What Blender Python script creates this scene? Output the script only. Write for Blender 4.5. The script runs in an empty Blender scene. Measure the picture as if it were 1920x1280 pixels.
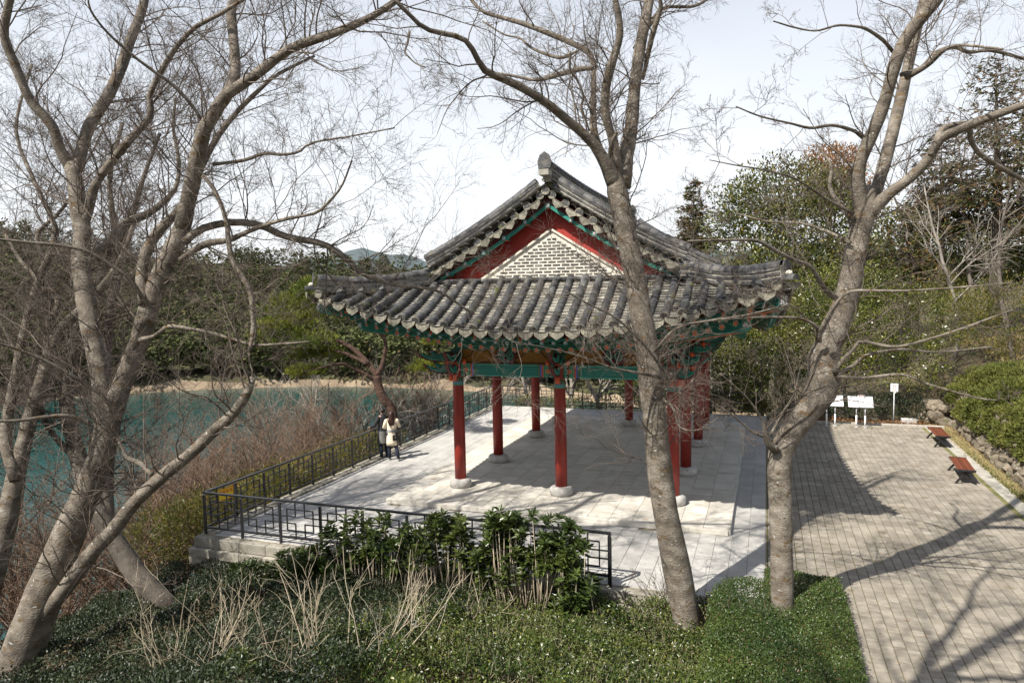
import bpy, math, random
import numpy as np
from mathutils import Matrix, Vector
random.seed(7)
RNG = np.random.default_rng(11)
SC = bpy.context.scene
COL = SC.collection

# ------------------------------------------------------------------ camera
# solved from the terrace, column and fence edges of the photograph (f in pixels of a 1920 wide frame)
F_PX, TILT, ROLL, YAW = 1318.84, 4.145, -1.116, 19.903
CAM = np.array([13.747, -14.166, 6.175])
UNIT = 0.92            # metres for one building unit (from the height of the two people)
def cam_axes():
    t, r, y = map(math.radians, (TILT, ROLL, YAW))
    fw = np.array([-math.sin(y)*math.cos(t), math.cos(y)*math.cos(t), -math.sin(t)])
    rt = np.array([math.cos(y), math.sin(y), 0.]); up = np.cross(rt, fw)
    return rt*math.cos(r)+up*math.sin(r), -rt*math.sin(r)+up*math.cos(r), fw
RT, UP, FW = cam_axes()
def ray(u, v): return FW+RT*(u-960)/F_PX-UP*(v-640)/F_PX
def at_depth(u, v, d): return CAM+ray(u, v)*d
def on_plane(u, v, ax, val):
    d = ray(u, v); return CAM+d*((val-CAM[ax])/d[ax])
cam_data = bpy.data.cameras.new('camera'); cam = bpy.data.objects.new('camera', cam_data); COL.objects.link(cam)
cam_data.sensor_width = 36; cam_data.lens = 36*F_PX/1920; cam_data.clip_start = .1; cam_data.clip_end = 6000
M = Matrix.Identity(4)
for i in range(3):
    M[i][0] = RT[i]; M[i][1] = UP[i]; M[i][2] = -FW[i]; M[i][3] = CAM[i]*UNIT
cam.matrix_world = M
SC.camera = cam

# ------------------------------------------------------------------ sky, sun, exposure
SUN = np.array([-.482, -.792, 1.1]); SUN /= np.linalg.norm(SUN)
HAZE = 8.9
w = bpy.data.worlds.new('World'); SC.world = w; w.use_nodes = True
nt = w.node_tree; nt.nodes.clear()
out = nt.nodes.new('ShaderNodeOutputWorld'); bg = nt.nodes.new('ShaderNodeBackground')
sky = nt.nodes.new('ShaderNodeTexSky'); sky.sky_type = 'NISHITA'; sky.sun_disc = False
sky.sun_elevation = math.asin(SUN[2]); sky.sun_rotation = math.atan2(SUN[0], SUN[1])
sky.air_density = 1.0; sky.dust_density = 1.6; sky.ozone_density = 1.0
# white haze, dense towards the horizon and thinning overhead, with faint high cloud streaks
tc = nt.nodes.new('ShaderNodeTexCoord'); mp = nt.nodes.new('ShaderNodeMapping'); mp.inputs['Scale'].default_value = (1, 1, 3.5)
nz = nt.nodes.new('ShaderNodeTexNoise'); nz.inputs['Scale'].default_value = 1.6; nz.inputs['Detail'].default_value = 5; nz.inputs['Roughness'].default_value = .55
sp = nt.nodes.new('ShaderNodeSeparateXYZ'); rp = nt.nodes.new('ShaderNodeMapRange'); rp.inputs[1].default_value = .0; rp.inputs[2].default_value = .85; rp.inputs[3].default_value = .93; rp.inputs[4].default_value = .10
ad = nt.nodes.new('ShaderNodeMath'); ad.operation = 'MULTIPLY_ADD'; ad.inputs[1].default_value = .34; ad.use_clamp = True
sb = nt.nodes.new('ShaderNodeMath'); sb.operation = 'SUBTRACT'; sb.inputs[1].default_value = .17
mx = nt.nodes.new('ShaderNodeMix'); mx.data_type = 'RGBA'; mx.inputs[7].default_value = (HAZE, HAZE*1.02, HAZE*1.05, 1)
L = nt.links.new
L(tc.outputs['Generated'], mp.inputs[0]); L(mp.outputs[0], nz.inputs['Vector']); L(tc.outputs['Generated'], sp.inputs[0]); L(sp.outputs[2], rp.inputs[0])
L(nz.outputs[0], ad.inputs[0]); L(rp.outputs[0], sb.inputs[0]); L(sb.outputs[0], ad.inputs[2]); L(ad.outputs[0], mx.inputs[0])
L(sky.outputs[0], mx.inputs[6]); L(mx.outputs[2], bg.inputs[0]); L(bg.outputs[0], out.inputs[0])
bg.inputs[1].default_value = .082
sun = bpy.data.lights.new('sun', 'SUN'); sun.energy = 5.0; sun.angle = math.radians(.53); sun.color = (1, .945, .86)
so = bpy.data.objects.new('sun', sun); COL.objects.link(so)
so.rotation_euler = Vector(SUN).to_track_quat('Z', 'Y').to_euler(); so.location = (0, 0, 40)
vs = SC.view_settings; vs.view_transform = 'Standard'; vs.look = 'None'; vs.exposure = 0.7; vs.gamma = 1; vs.use_curve_mapping = False
SC.cycles.max_bounces = 6; SC.cycles.diffuse_bounces = 3; SC.cycles.transparent_max_bounces = 4

# ------------------------------------------------------------------ materials
def nodes_of(m):
    m.use_nodes = True; t = m.node_tree; b = t.nodes.get('Principled BSDF'); return t, b
MATS = {}
def mat(name, cols, scale=4, rough=.75, bump=0, bscale=None, objrand=.0, attr=0., spec=.4, detail=6, lo=.35, hi=.65, spots=None, dist=.02, stretch=None, trans=0, shiftcol=None):
    """noise mix of cols[0]..cols[-1]; objrand/attr: value variation per object / per 'rnd' attribute; spots=(colour, scale, threshold)"""
    m = bpy.data.materials.new(name); t, b = nodes_of(m); N = t.nodes.new; K = t.links.new
    co = N('ShaderNodeTexCoord'); info = N('ShaderNodeObjectInfo')
    off = N('ShaderNodeVectorMath'); off.operation = 'MULTIPLY_ADD'
    cmb = N('ShaderNodeCombineXYZ')
    for i in range(3): K(info.outputs['Random'], cmb.inputs[i])
    off.inputs[1].default_value = (57, 91, 33); K(cmb.outputs[0], off.inputs[0]); K(co.outputs['Object'], off.inputs[2])
    vec = off.outputs[0]
    if stretch:
        mpn = N('ShaderNodeMapping'); mpn.inputs['Scale'].default_value = stretch; K(vec, mpn.inputs[0]); vec = mpn.outputs[0]
    n1 = N('ShaderNodeTexNoise'); n1.inputs['Scale'].default_value = scale; n1.inputs['Detail'].default_value = detail; K(vec, n1.inputs['Vector'])
    r = N('ShaderNodeValToRGB'); K(n1.outputs[0], r.inputs[0])
    e = r.color_ramp.elements; k = len(cols)
    e[0].position = lo; e[0].color = (*cols[0], 1); e[1].position = hi; e[1].color = (*cols[-1], 1)
    for i in range(1, k-1):
        q = e.new(lo+(hi-lo)*i/(k-1)); q.color = (*cols[i], 1)
    col = r.outputs[0]
    if spots:
        for sc_, ss, th in (spots if isinstance(spots, list) else [spots]):
            n2 = N('ShaderNodeTexNoise'); n2.inputs['Scale'].default_value = ss; n2.inputs['Detail'].default_value = 3; K(vec, n2.inputs['Vector'])
            mr = N('ShaderNodeMapRange'); mr.inputs[1].default_value = th; mr.inputs[2].default_value = th+.05; K(n2.outputs[0], mr.inputs[0])
            x = N('ShaderNodeMix'); x.data_type = 'RGBA'; x.inputs[7].default_value = (*sc_, 1); K(mr.outputs[0], x.inputs[0]); K(col, x.inputs[6]); col = x.outputs[2]
    if objrand or attr:
        h = N('ShaderNodeHueSaturation'); K(col, h.inputs['Color'])
        src = info.outputs['Random']; amt = objrand
        if attr:
            a = N('ShaderNodeAttribute'); a.attribute_name = 'rnd'; src = a.outputs['Fac']; amt = attr
        mr = N('ShaderNodeMapRange'); mr.inputs[3].default_value = 1-amt; mr.inputs[4].default_value = 1+amt; K(src, mr.inputs[0]); K(mr.outputs[0], h.inputs['Value'])
        if attr and shiftcol:
            gt = N('ShaderNodeMapRange'); gt.inputs[1].default_value = shiftcol[1]; gt.inputs[2].default_value = min(1, shiftcol[1]+.12); K(src, gt.inputs[0])
            x = N('ShaderNodeMix'); x.data_type = 'RGBA'; x.inputs[7].default_value = (*shiftcol[0], 1); K(gt.outputs[0], x.inputs[0]); K(h.outputs[0], x.inputs[6]); col = x.outputs[2]
        else:
            col = h.outputs[0]
    K(col, b.inputs['Base Color']); b.inputs['Roughness'].default_value = rough
    b.inputs['Specular IOR Level'].default_value = spec
    if bump:
        bn = N('ShaderNodeTexNoise'); bn.inputs['Scale'].default_value = bscale or scale*4; bn.inputs['Detail'].default_value = 6; K(vec, bn.inputs['Vector'])
        bp = N('ShaderNodeBump'); bp.inputs['Strength'].default_value = bump; bp.inputs['Distance'].default_value = dist; K(bn.outputs[0], bp.inputs['Height']); K(bp.outputs[0], b.inputs['Normal'])
    if trans:
        o = t.nodes['Material Output']; tr = N('ShaderNodeBsdfTranslucent'); K(col, tr.inputs[0]); ms = N('ShaderNodeMixShader'); ms.inputs[0].default_value = trans
        K(b.outputs[0], ms.inputs[1]); K(tr.outputs[0], ms.inputs[2]); K(ms.outputs[0], o.inputs[0])
    MATS[name] = m; return m
def flat(name, c, rough=.6, spec=.4):
    return mat(name, [tuple(x*.88 for x in c), tuple(min(1, x*1.08) for x in c)], 9, rough, bump=.1, bscale=60, spec=spec, dist=.004)

mat('granite', [(.46, .43, .37), (.60, .57, .51)], 1.2, .8, bump=.25, bscale=120, objrand=.05, attr=0, dist=.003, spots=[((.42, .35, .27), 2.2, .68)])
mat('granite_joined', [(.45, .42, .36), (.62, .58, .51)], 1.0, .8, bump=.25, bscale=120, attr=.05, dist=.003, spots=[((.42, .35, .26), 1.3, .66)])
mat('granite_lower', [(.35, .34, .32), (.45, .44, .415)], 1.4, .8, bump=.25, bscale=120, objrand=.05, dist=.003, spots=[((.40, .38, .34), 1.1, .68)])
mat('granite_lower_joined', [(.35, .34, .32), (.45, .44, .415)], 1.1, .8, bump=.25, bscale=120, attr=.05, dist=.003, spots=[((.40, .38, .34), .9, .68)])
mat('mortar', [(.16, .14, .10), (.26, .23, .17)], 6, .9)
mat('mossy_joint', [(.10, .105, .035), (.19, .17, .07)], 3, .95)
mat('paver', [(.20, .176, .140), (.285, .255, .208)], 5, .9, bump=.4, bscale=90, objrand=.16, dist=.004, spots=[((.15, .13, .09), 14, .68)])
mat('paver_joined', [(.20, .176, .140), (.285, .255, .208)], 1.6, .9, bump=.4, bscale=90, attr=.16, dist=.004, spots=[((.17, .145, .10), 2.3, .64)])
mat('kerb', [(.30, .28, .24), (.42, .40, .35)], 3, .85, bump=.3, bscale=60, dist=.005)
mat('base_stone', [(.34, .33, .31), (.50, .48, .45)], 5, .8, bump=.3, bscale=60, objrand=.06, dist=.006, spots=[((.26, .22, .17), 7, .66)])
mat('wall_stone', [(.10, .082, .058), (.25, .21, .155)], 3, .85, bump=.9, bscale=14, objrand=.22, dist=.05, spots=[((.34, .325, .285), 5, .64), ((.10, .115, .04), 4, .66)])
mat('ashlar', [(.20, .185, .15), (.36, .335, .28)], 3, .85, bump=.5, bscale=30, objrand=.12, dist=.015, spots=[((.09, .085, .07), 3, .64)])
mat('soil', [(.055, .04, .022), (.15, .105, .055)], 2.2, .95, bump=.8, bscale=12, dist=.05, spots=[((.20, .13, .06), 9, .62)])
mat('ground', [(.05, .042, .022), (.11, .085, .045)], .6, .95, bump=.6, bscale=7, dist=.06, spots=[((.17, .12, .06), 5, .6), ((.06, .075, .02), 1.2, .62)])
mat('verge', [(.17, .12, .06), (.30, .225, .12)], 1.8, .95, bump=.7, bscale=20, dist=.03, spots=[((.12, .14, .035), 2.6, .62)])
mat('red_paint', [(.19, .016, .009), (.26, .024, .013)], 2, .42, bump=.08, bscale=40, objrand=.05, spec=.45)
mat('red_wall', [(.27, .024, .018), (.36, .036, .026)], 2, .6, bump=.1, bscale=30)
flat('dark_red', (.085, .012, .010)); flat('teal', (.02, .20, .155)); flat('teal_light', (.05, .30, .235)); flat('green_dark', (.012, .09, .062))
flat('green_mid', (.022, .145, .095)); flat('salmon', (.55, .16, .07)); flat('ochre', (.30, .13, .016)); flat('orange', (.62, .10, .035)); flat('blue_paint', (.10, .13, .50))
flat('black_paint', (.012, .012, .012)); flat('white_paint', (.72, .72, .70), .5)
mat('tile', [(.018, .020, .024), (.052, .053, .055), (.115, .112, .10)], 5, .62, bump=.35, bscale=26, objrand=.42, spec=.45, dist=.01, lo=.28, hi=.72, spots=[((.085, .095, .022), 3.2, .63), ((.30, .29, .25), 22, .66)])
mat('tile_joined', [(.02, .022, .026), (.055, .056, .058), (.115, .112, .10)], 3, .62, bump=.35, bscale=20, attr=.4, spec=.45, dist=.01, spots=[((.085, .095, .022), 1.6, .64), ((.30, .29, .25), 14, .68)])
flatbed = mat('roof_bed', [(.02, .018, .015), (.05, .045, .035)], 4, .95)
mat('channel_joined', [(.10, .098, .088), (.26, .245, .205)], 4, .75, bump=.3, bscale=30, attr=.3, dist=.008, spots=[((.10, .105, .03), 3, .66), ((.36, .34, .28), 16, .66)])
mat('channel', [(.10, .098, .088), (.26, .245, .205)], 5, .75, bump=.3, bscale=30, objrand=.35, dist=.008, spots=[((.10, .105, .03), 3, .66), ((.36, .34, .28), 16, .66)])
mat('drip', [(.14, .132, .105), (.30, .28, .22)], 7, .8, bump=.5, bscale=30, objrand=.2, dist=.012, spots=[((.10, .095, .07), 9, .62)])
mat('ridge_tile', [(.022, .024, .028), (.062, .062, .064), (.14, .134, .12)], 5, .6, bump=.3, bscale=24, objrand=.4, dist=.01, lo=.3, hi=.7, spots=[((.14, .14, .05), 4, .66), ((.32, .31, .27), 20, .68)])
mat('lime', [(.55, .51, .43), (.70, .66, .57)], 5, .9, bump=.3, bscale=40, dist=.006)
mat('lime_dark', [(.26, .25, .215), (.42, .40, .34)], 5, .9, bump=.3, bscale=40, dist=.006)
mat('cream_mortar', [(.54, .51, .44), (.66, .63, .56)], 3, .9, bump=.3, bscale=50, dist=.005)
mat('grey_brick', [(.05, .05, .048), (.15, .145, .135)], 9, .85, bump=.4, bscale=50, objrand=.45, dist=.006)
mat('black_iron', [(.010, .010, .012), (.022, .022, .024)], 6, .38, bump=.1, bscale=60, spec=.5)
mat('bench_wood', [(.11, .030, .014), (.18, .052, .024)], 4, .45, bump=.2, bscale=30, objrand=.2, stretch=(8, 1, 8), dist=.004)
mat('white_board', [(.78, .78, .78), (.84, .84, .84)], 3, .4)
mat('steel', [(.50, .52, .55), (.62, .64, .66)], 6, .4)
mat('yellow_sign', [(.75, .55, .02), (.80, .60, .03)], 3, .5); mat('sign_red', [(.55, .03, .02), (.6, .04, .03)], 3, .5)
mat('bark', [(.07, .058, .044), (.155, .132, .104), (.255, .225, .185)], 3.2, .9, bump=.8, bscale=26, dist=.022, lo=.28, hi=.72, stretch=(1, 1, 1.7), spots=[((.11, .075, .04), 5, .60), ((.43, .42, .39), 13, .665), ((.042, .035, .028), 20, .655)])
mat('bark_dark', [(.04, .033, .026), (.095, .08, .064), (.17, .145, .12)], 2.4, .9, bump=.8, bscale=26, dist=.02, stretch=(1, 1, .45), spots=[((.35, .34, .31), 10, .68)])
mat('twig', [(.075, .058, .046), (.16, .13, .105)], 3, .85)
mat('twig_pale', [(.30, .25, .17), (.48, .41, .30)], 3, .85)
mat('twig_red', [(.12, .072, .048), (.215, .15, .105)], 2, .85)
mat('twig_grey', [(.20, .175, .15), (.32, .29, .25)], 2, .85)
mat('pine_bark', [(.04, .022, .016), (.095, .054, .038)], 4, .9, bump=1, bscale=18, dist=.03)
def leafmat(name, a, b, rough=.4, attr=.45, trans=.18, shift=None, spec=.5):
    mat(name, [a, b], .7, rough, attr=attr, trans=trans, shiftcol=shift, spec=spec)
leafmat('leaf_camellia', (0.051, 0.0723, 0.0127), (0.1318, 0.1403, 0.0238), .26, .5, .12, ((.20, .20, .035), .84))
leafmat('leaf_shrub', (0.0382, 0.0612, 0.0136), (0.0978, 0.1275, 0.0298), .32, .5, .25)
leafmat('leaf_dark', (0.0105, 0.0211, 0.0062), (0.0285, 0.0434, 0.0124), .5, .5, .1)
leafmat('leaf_box', (0.036, 0.0656, 0.0112), (0.1, 0.128, 0.024), .36, .5, .22, ((.24, .23, .05), .88))
leafmat('leaf_hedge', (0.0328, 0.064, 0.0131), (0.082, 0.1189, 0.0246), .42, .5, .18, ((.20, .085, .05), .955))
leafmat('leaf_bamboo', (0.0765, 0.0935, 0.0153), (0.1785, 0.17, 0.0382), .45, .45, .3, ((.36, .24, .05), .86))
leafmat('leaf_juniper', (0.08, 0.1, 0.0208), (0.16, 0.164, 0.04), .65, .45, .15, None, .2)
leafmat('leaf_ever', (0.0507, 0.0702, 0.0156), (0.1287, 0.1326, 0.0281), .4, .55, .2, ((.24, .15, .03), .90))
leafmat('leaf_conifer', (0.032, 0.05, 0.018), (0.1, 0.105, 0.032), .6, .5, .12, ((.15, .085, .035), .62), .2)
leafmat('leaf_pine', (0.085, 0.12, 0.016), (0.22, 0.23, 0.042), .5, .45, .2, None, .2)
leafmat('leaf_far', (0.0434, 0.0589, 0.0217), (0.1085, 0.1209, 0.0434), .75, .5, .08, ((.15, .10, .05), .93), .15)
leafmat('leaf_dry', (.22, .11, .045), (.36, .20, .09), .8, .4, .2)
leafmat('dry_grass', (.30, .22, .10), (.48, .38, .20), .85, .4, .2)

# ------------------------------------------------------------------ mesh helpers
class MB:
    def __init__(s): s.v = []; s.f = {3: [], 4: []}; s.ng = []; s.n = 0; s.a = []; s.has = False
    def add(s, v, faces, a=None):
        v = np.asarray(v, float).reshape(-1, 3); base = s.n
        for f in (faces if isinstance(faces, list) and len(faces) and isinstance(faces[0], np.ndarray) and faces[0].ndim == 2 else [faces]):
            if isinstance(f, np.ndarray) and f.ndim == 2: s.f[f.shape[1]].append(f+base)
            else:
                for q in f:
                    if len(q) in (3, 4): s.f[len(q)].append(np.array([q])+base)
                    else: s.ng.append([i+base for i in q])
        s.v.append(v); s.n += len(v)
        if a is not None: s.has = True
        s.a.append(np.full(len(v), .5) if a is None else np.broadcast_to(a, (len(v),)).astype(float))
    def box(s, c, size, R=None, a=None, cham=0):
        x, y, z = np.array(size)/2
        if cham:
            v = [(-x, -y, -z), (x, -y, -z), (x, y, -z), (-x, y, -z), (-x, -y, z-cham), (x, -y, z-cham), (x, y, z-cham), (-x, y, z-cham), (-x+cham, -y+cham, z), (x-cham, -y+cham, z), (x-cham, y-cham, z), (-x+cham, y-cham, z)]
            f = [(0, 1, 5, 4), (1, 2, 6, 5), (2, 3, 7, 6), (3, 0, 4, 7), (4, 5, 9, 8), (5, 6, 10, 9), (6, 7, 11, 10), (7, 4, 8, 11), (8, 9, 10, 11)]
        else:
            v = [(-x, -y, -z), (x, -y, -z), (x, y, -z), (-x, y, -z), (-x, -y, z), (x, -y, z), (x, y, z), (-x, y, z)]
            f = [(0, 3, 2, 1), (4, 5, 6, 7), (0, 1, 5, 4), (1, 2, 6, 5), (2, 3, 7, 6), (3, 0, 4, 7)]
        v = np.array(v)
        if R is not None: v = v@np.asarray(R).T
        s.add(v+np.asarray(c, float), np.array(f), a)
    def bar(s, p, q, w, h, a=None):
        """box from p to q, width w sideways, height h"""
        p = np.asarray(p, float); q = np.asarray(q, float); d = q-p; L_ = np.linalg.norm(d); d = d/L_
        ref = np.array([0, 0, 1.]) if abs(d[2]) < .95 else np.array([1., 0, 0])
        sd = np.cross(d, ref); sd /= np.linalg.norm(sd); u = np.cross(sd, d)
        s.box((p+q)/2, (L_, w, h), np.stack([d, sd, u], 1), a)
    def tube(s, pts, rad, sides=8, cap=True, a=None):
        P = np.asarray(pts, float); n = len(P); r = np.broadcast_to(rad, (n,)).astype(float)
        T = np.gradient(P, axis=0); T /= np.linalg.norm(T, axis=1)[:, None]+1e-12
        ref = np.array([0, 0, 1.]) if abs(T[0][2]) < .9 else np.array([1., 0, 0])
        U = np.cross(T[0], ref); U /= np.linalg.norm(U); fr = []
        for i in range(n):
            U = U-T[i]*(U@T[i]); U /= np.linalg.norm(U)+1e-12; fr.append((U.copy(), np.cross(T[i], U)))
        an = np.arange(sides)*2*math.pi/sides
        V = np.concatenate([P[i]+r[i]*(np.cos(an)[:, None]*fr[i][0]+np.sin(an)[:, None]*fr[i][1]) for i in range(n)])
        i = np.arange(n-1)[:, None]*sides; j = np.arange(sides)[None]; k = (j+1) % sides
        f = np.stack([i+j, i+k, i+sides+k, i+sides+j], -1).reshape(-1, 4)
        s.add(V, f, a)
        if cap:
            b = s.n-len(V); s.ng.append([b+q for q in range(sides)][::-1]); s.ng.append([b+(n-1)*sides+q for q in range(sides)])
    def prism(s, poly, o, U, V, N, a=None):
        """2-d outline in plane (o,U,V) thickened along vector N"""
        o, U, V, N = [np.asarray(q, float) for q in (o, U, V, N)]; n = len(poly)
        A = np.array([o+U*x+V*y for x, y in poly]); B = A+N
        s.add(np.concatenate([A, B]), [tuple(range(n))[::-1], tuple(range(n, 2*n))]+[(i, (i+1) % n, n+(i+1) % n, n+i) for i in range(n)], a)
    def lathe(s, prof, c, seg=20, a=None):
        an = np.arange(seg)*2*math.pi/seg; c = np.asarray(c, float)
        V = np.concatenate([np.stack([r*np.cos(an), r*np.sin(an), np.full(seg, z)], 1) for r, z in prof])+c
        n = len(prof); i = np.arange(n-1)[:, None]*seg; j = np.arange(seg)[None]; k = (j+1) % seg
        s.add(V, np.stack([i+j, i+k, i+seg+k, i+seg+j], -1).reshape(-1, 4), a)
        b = s.n-len(V); s.ng.append([b+q for q in range(seg)][::-1]); s.ng.append([b+(n-1)*seg+q for q in range(seg)])
    def loft(s, rings, closed=True, cap=True, a=None):
        R = [np.asarray(r, float) for r in rings]; m = len(R[0]); n = len(R)
        V = np.concatenate(R); i = np.arange(n-1)[:, None]*m; j = np.arange(m if closed else m-1)[None]; k = (j+1) % m
        s.add(V, np.stack([i+j, i+k, i+m+k, i+m+j], -1).reshape(-1, 4), a)
        if cap and closed:
            b = s.n-len(V); s.ng.append([b+q for q in range(m)][::-1]); s.ng.append([b+(n-1)*m+q for q in range(m)])
    def mesh(s, name, material, smooth=False):
        me = bpy.data.meshes.new(name)
        V = np.concatenate(s.v) if s.v else np.zeros((0, 3))
        F3 = np.concatenate(s.f[3]) if s.f[3] else np.zeros((0, 3), int); F4 = np.concatenate(s.f[4]) if s.f[4] else np.zeros((0, 4), int)
        loops = np.concatenate([F3.ravel(), F4.ravel(), np.array([i for g in s.ng for i in g], int)]).astype(np.int32)
        tot = np.concatenate([np.full(len(F3), 3), np.full(len(F4), 4), np.array([len(g) for g in s.ng], int)]).astype(np.int32)
        st = np.concatenate([[0], np.cumsum(tot)[:-1]]).astype(np.int32) if len(tot) else np.zeros(0, np.int32)
        me.vertices.add(len(V)); me.vertices.foreach_set('co', V.ravel().astype(np.float32))
        me.loops.add(len(loops)); me.loops.foreach_set('vertex_index', loops)
        me.polygons.add(len(tot)); me.polygons.foreach_set('loop_start', st); me.polygons.foreach_set('loop_total', tot)
        me.polygons.foreach_set('use_smooth', np.full(len(tot), bool(smooth)))
        if s.has:
            at = me.attributes.new('rnd', 'FLOAT', 'POINT'); at.data.foreach_set('value', np.concatenate(s.a).astype(np.float32))
        me.update(calc_edges=True); me.validate()
        me.materials.append(MATS[material] if isinstance(material, str) else material)
        return me
    def build(s, name, material, parent=None, smooth=False, kind=None):
        return link(name, s.mesh(name, material, smooth), parent, kind=kind)
def link(name, me, parent=None, M=None, kind=None):
    o = bpy.data.objects.new(name, me); COL.objects.link(o)
    if parent is not None: o.parent = parent
    if M is not None: o.matrix_local = M
    if kind: o['kind'] = kind
    return o
def thing(name, label, cat, loc=(0, 0, 0), group=None):
    o = bpy.data.objects.new(name, None); COL.objects.link(o); o.location = loc; o.empty_display_size = .2
    o['label'] = label; o['category'] = cat
    if group: o['group'] = group
    return o
def tag(o, label, cat, group=None, kind=None):
    o['label'] = label; o['category'] = cat
    if group: o['group'] = group
    if kind: o['kind'] = kind
    return o
def TRS(loc, X=None, Y=None, Z=None, s=(1, 1, 1)):
    """matrix with given column axes"""
    m = Matrix.Identity(4)
    for k, A in enumerate((X, Y, Z)):
        if A is None: A = [(1, 0, 0), (0, 1, 0), (0, 0, 1)][k]
        for i in range(3): m[i][k] = A[i]*s[k]
    for i in range(3): m[i][3] = loc[i]
    return m
def unit(a): a = np.asarray(a, float); return a/(np.linalg.norm(a)+1e-12)
# ------------------------------------------------------------------ terrain
WATER = -14.0
def sstep(t): t = np.clip(t, 0, 1); return t*t*(3-2*t)
def ground_z(x, y):
    x = np.asarray(x, float); y = np.asarray(y, float)
    z = np.full(np.broadcast(x, y).shape, -.62)
    z = z+(np.where(y < -1.5, .27*(-1.5-y), 0)+np.where(y < -11, .25*(-11-y), 0))*(.08+.92*sstep((x-2.5)/5.5+np.maximum(-11-y, 0)/10))          # rises towards the viewpoint
    right = sstep((x-10.5)/3)
    z = z*(1-right)+right*(-.12+np.where(y < -4, .20*(-4-y), 0))                           # level of the path
    left = np.where(x < 4, (4-x)*.13, 0)+np.where(x < -.3, (-.3-x)*.55, 0)                 # steep bank down to the lake
    z = z-left*(1-sstep((-y-14)/10)*.6)
    back = np.where(y > 21.3, (y-21.3)*.42, 0)*(1-sstep((x-11.5)/4)); z = z-back
    bank = np.where(x > 21.6, 1.15*sstep((x-21.6)/.5)+np.maximum(x-22, 0)*.22, 0); z = z+bank*sstep((y-2)/3)
    z = z+sstep((y-22)/6)*sstep((x-15)/6)*.8
    n = .10*np.sin(x*1.3+.7*np.sin(y*.9))+.09*np.sin(y*1.7+x*.6)
    z = z+n*sstep((np.abs(x-7)-7.6)/2)*.6
    inside = ((x > -.25) & (x < 21.2) & (y > -.05) & (y < 21)) | ((x > 15.2) & (x < 21.2) & (y > -12) & (y < 21))
    z = np.where(inside, np.minimum(z, -.12), z)
    return np.maximum(z, WATER-3)
def heightfield(name, xs, ys, material, fn=ground_z):
    X, Y = np.meshgrid(xs, ys, indexing='ij'); Z = fn(X, Y); m = MB(); ny = len(ys)
    i = np.arange(len(xs)-1)[:, None]*ny; j = np.arange(ny-1)[None]
    m.add(np.stack([X, Y, Z], -1).reshape(-1, 3), np.stack([i+j, i+ny+j, i+ny+j+1, i+j+1], -1).reshape(-1, 4))
    return m.build(name, material, None, True)
g = heightfield('ground', np.concatenate([np.linspace(-60, -10, 26), np.linspace(-9, 30, 118), np.linspace(31, 120, 24)]),
                np.concatenate([np.linspace(-45, -12, 24), np.linspace(-11.5, 30, 126), np.linspace(31, 90, 30)]), 'ground'); g['kind'] = 'structure'
# lake
m = bpy.data.materials.new('water'); t, b = nodes_of(m); MATS['water'] = m
b.inputs['Base Color'].default_value = (.005, .050, .046, 1); b.inputs['Roughness'].default_value = .16; b.inputs['IOR'].default_value = 1.33; b.inputs['Specular IOR Level'].default_value = .32
tcw = t.nodes.new('ShaderNodeTexCoord'); wn = t.nodes.new('ShaderNodeTexNoise'); wn.inputs['Scale'].default_value = 1.4; wn.inputs['Detail'].default_value = 4
mpw = t.nodes.new('ShaderNodeMapping'); mpw.inputs['Scale'].default_value = (.6, 1.5, 1); bw = t.nodes.new('ShaderNodeBump'); bw.inputs['Strength'].default_value = .45; bw.inputs['Distance'].default_value = .12
t.links.new(tcw.outputs['Object'], mpw.inputs[0]); t.links.new(mpw.outputs[0], wn.inputs['Vector']); t.links.new(wn.outputs[0], bw.inputs['Height']); t.links.new(bw.outputs[0], b.inputs['Normal'])
m = MB(); m.add([(-900, -300, WATER), (400, -300, WATER), (400, 1200, WATER), (-900, 1200, WATER)], np.array([[0, 1, 2, 3]])); o = m.build('lake', 'water'); o['kind'] = 'structure'

# far shore and wooded hill, wrapped round the lake on the left and behind
def hill_pt(k, s):
    """k along the shore 0..1, s from the shore (0) over the ridge to the back (1)"""
    ang = -66+k*88                                   # bearing from the pavilion, degrees left of north
    a = math.radians(ang); d0 = 150+22*math.sin(k*5+.5)-30*k
    d = d0+s*190
    ridge = max(5., 27-36*k)+2.0*math.sin(k*9+1)+1.2*math.sin(k*23)
    z = WATER-.4+2.2*sstep(s/.03)+(ridge+14)*(sstep(s/.62)*.72+.28*np.clip(s/.62, 0, 1))-30*sstep((s-.66)/.4)
    return np.array([13+d*math.sin(a), -14+d*math.cos(a), z])
HK, HS = 70, 40
HP = np.array([[hill_pt(i/(HK-1), (j/(HS-1))**1.6) for j in range(HS)] for i in range(HK)])
HP[..., 2] += RNG.normal(0, .5, (HK, HS))*(np.arange(HS) > 2)
mat('hill_ground', [(.03, .034, .015), (.075, .07, .03)], .12, .95)
mat('shore', [(.17, .13, .085), (.28, .22, .15)], .2, .95, bump=.5, bscale=1, dist=.3)
for nm, a0, a1, mt in (('far_shore', 0, 4, 'shore'), ('wooded_hill', 3, HS, 'hill_ground')):
    Q = HP[:, a0:a1]; ny = Q.shape[1]; m = MB(); i = np.arange(HK-1)[:, None]*ny; j = np.arange(ny-1)[None]
    m.add(Q.reshape(-1, 3), np.stack([i+j, i+ny+j, i+ny+j+1, i+j+1], -1).reshape(-1, 4)); o = m.build(nm, mt, None, True); o['kind'] = 'structure'
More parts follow.
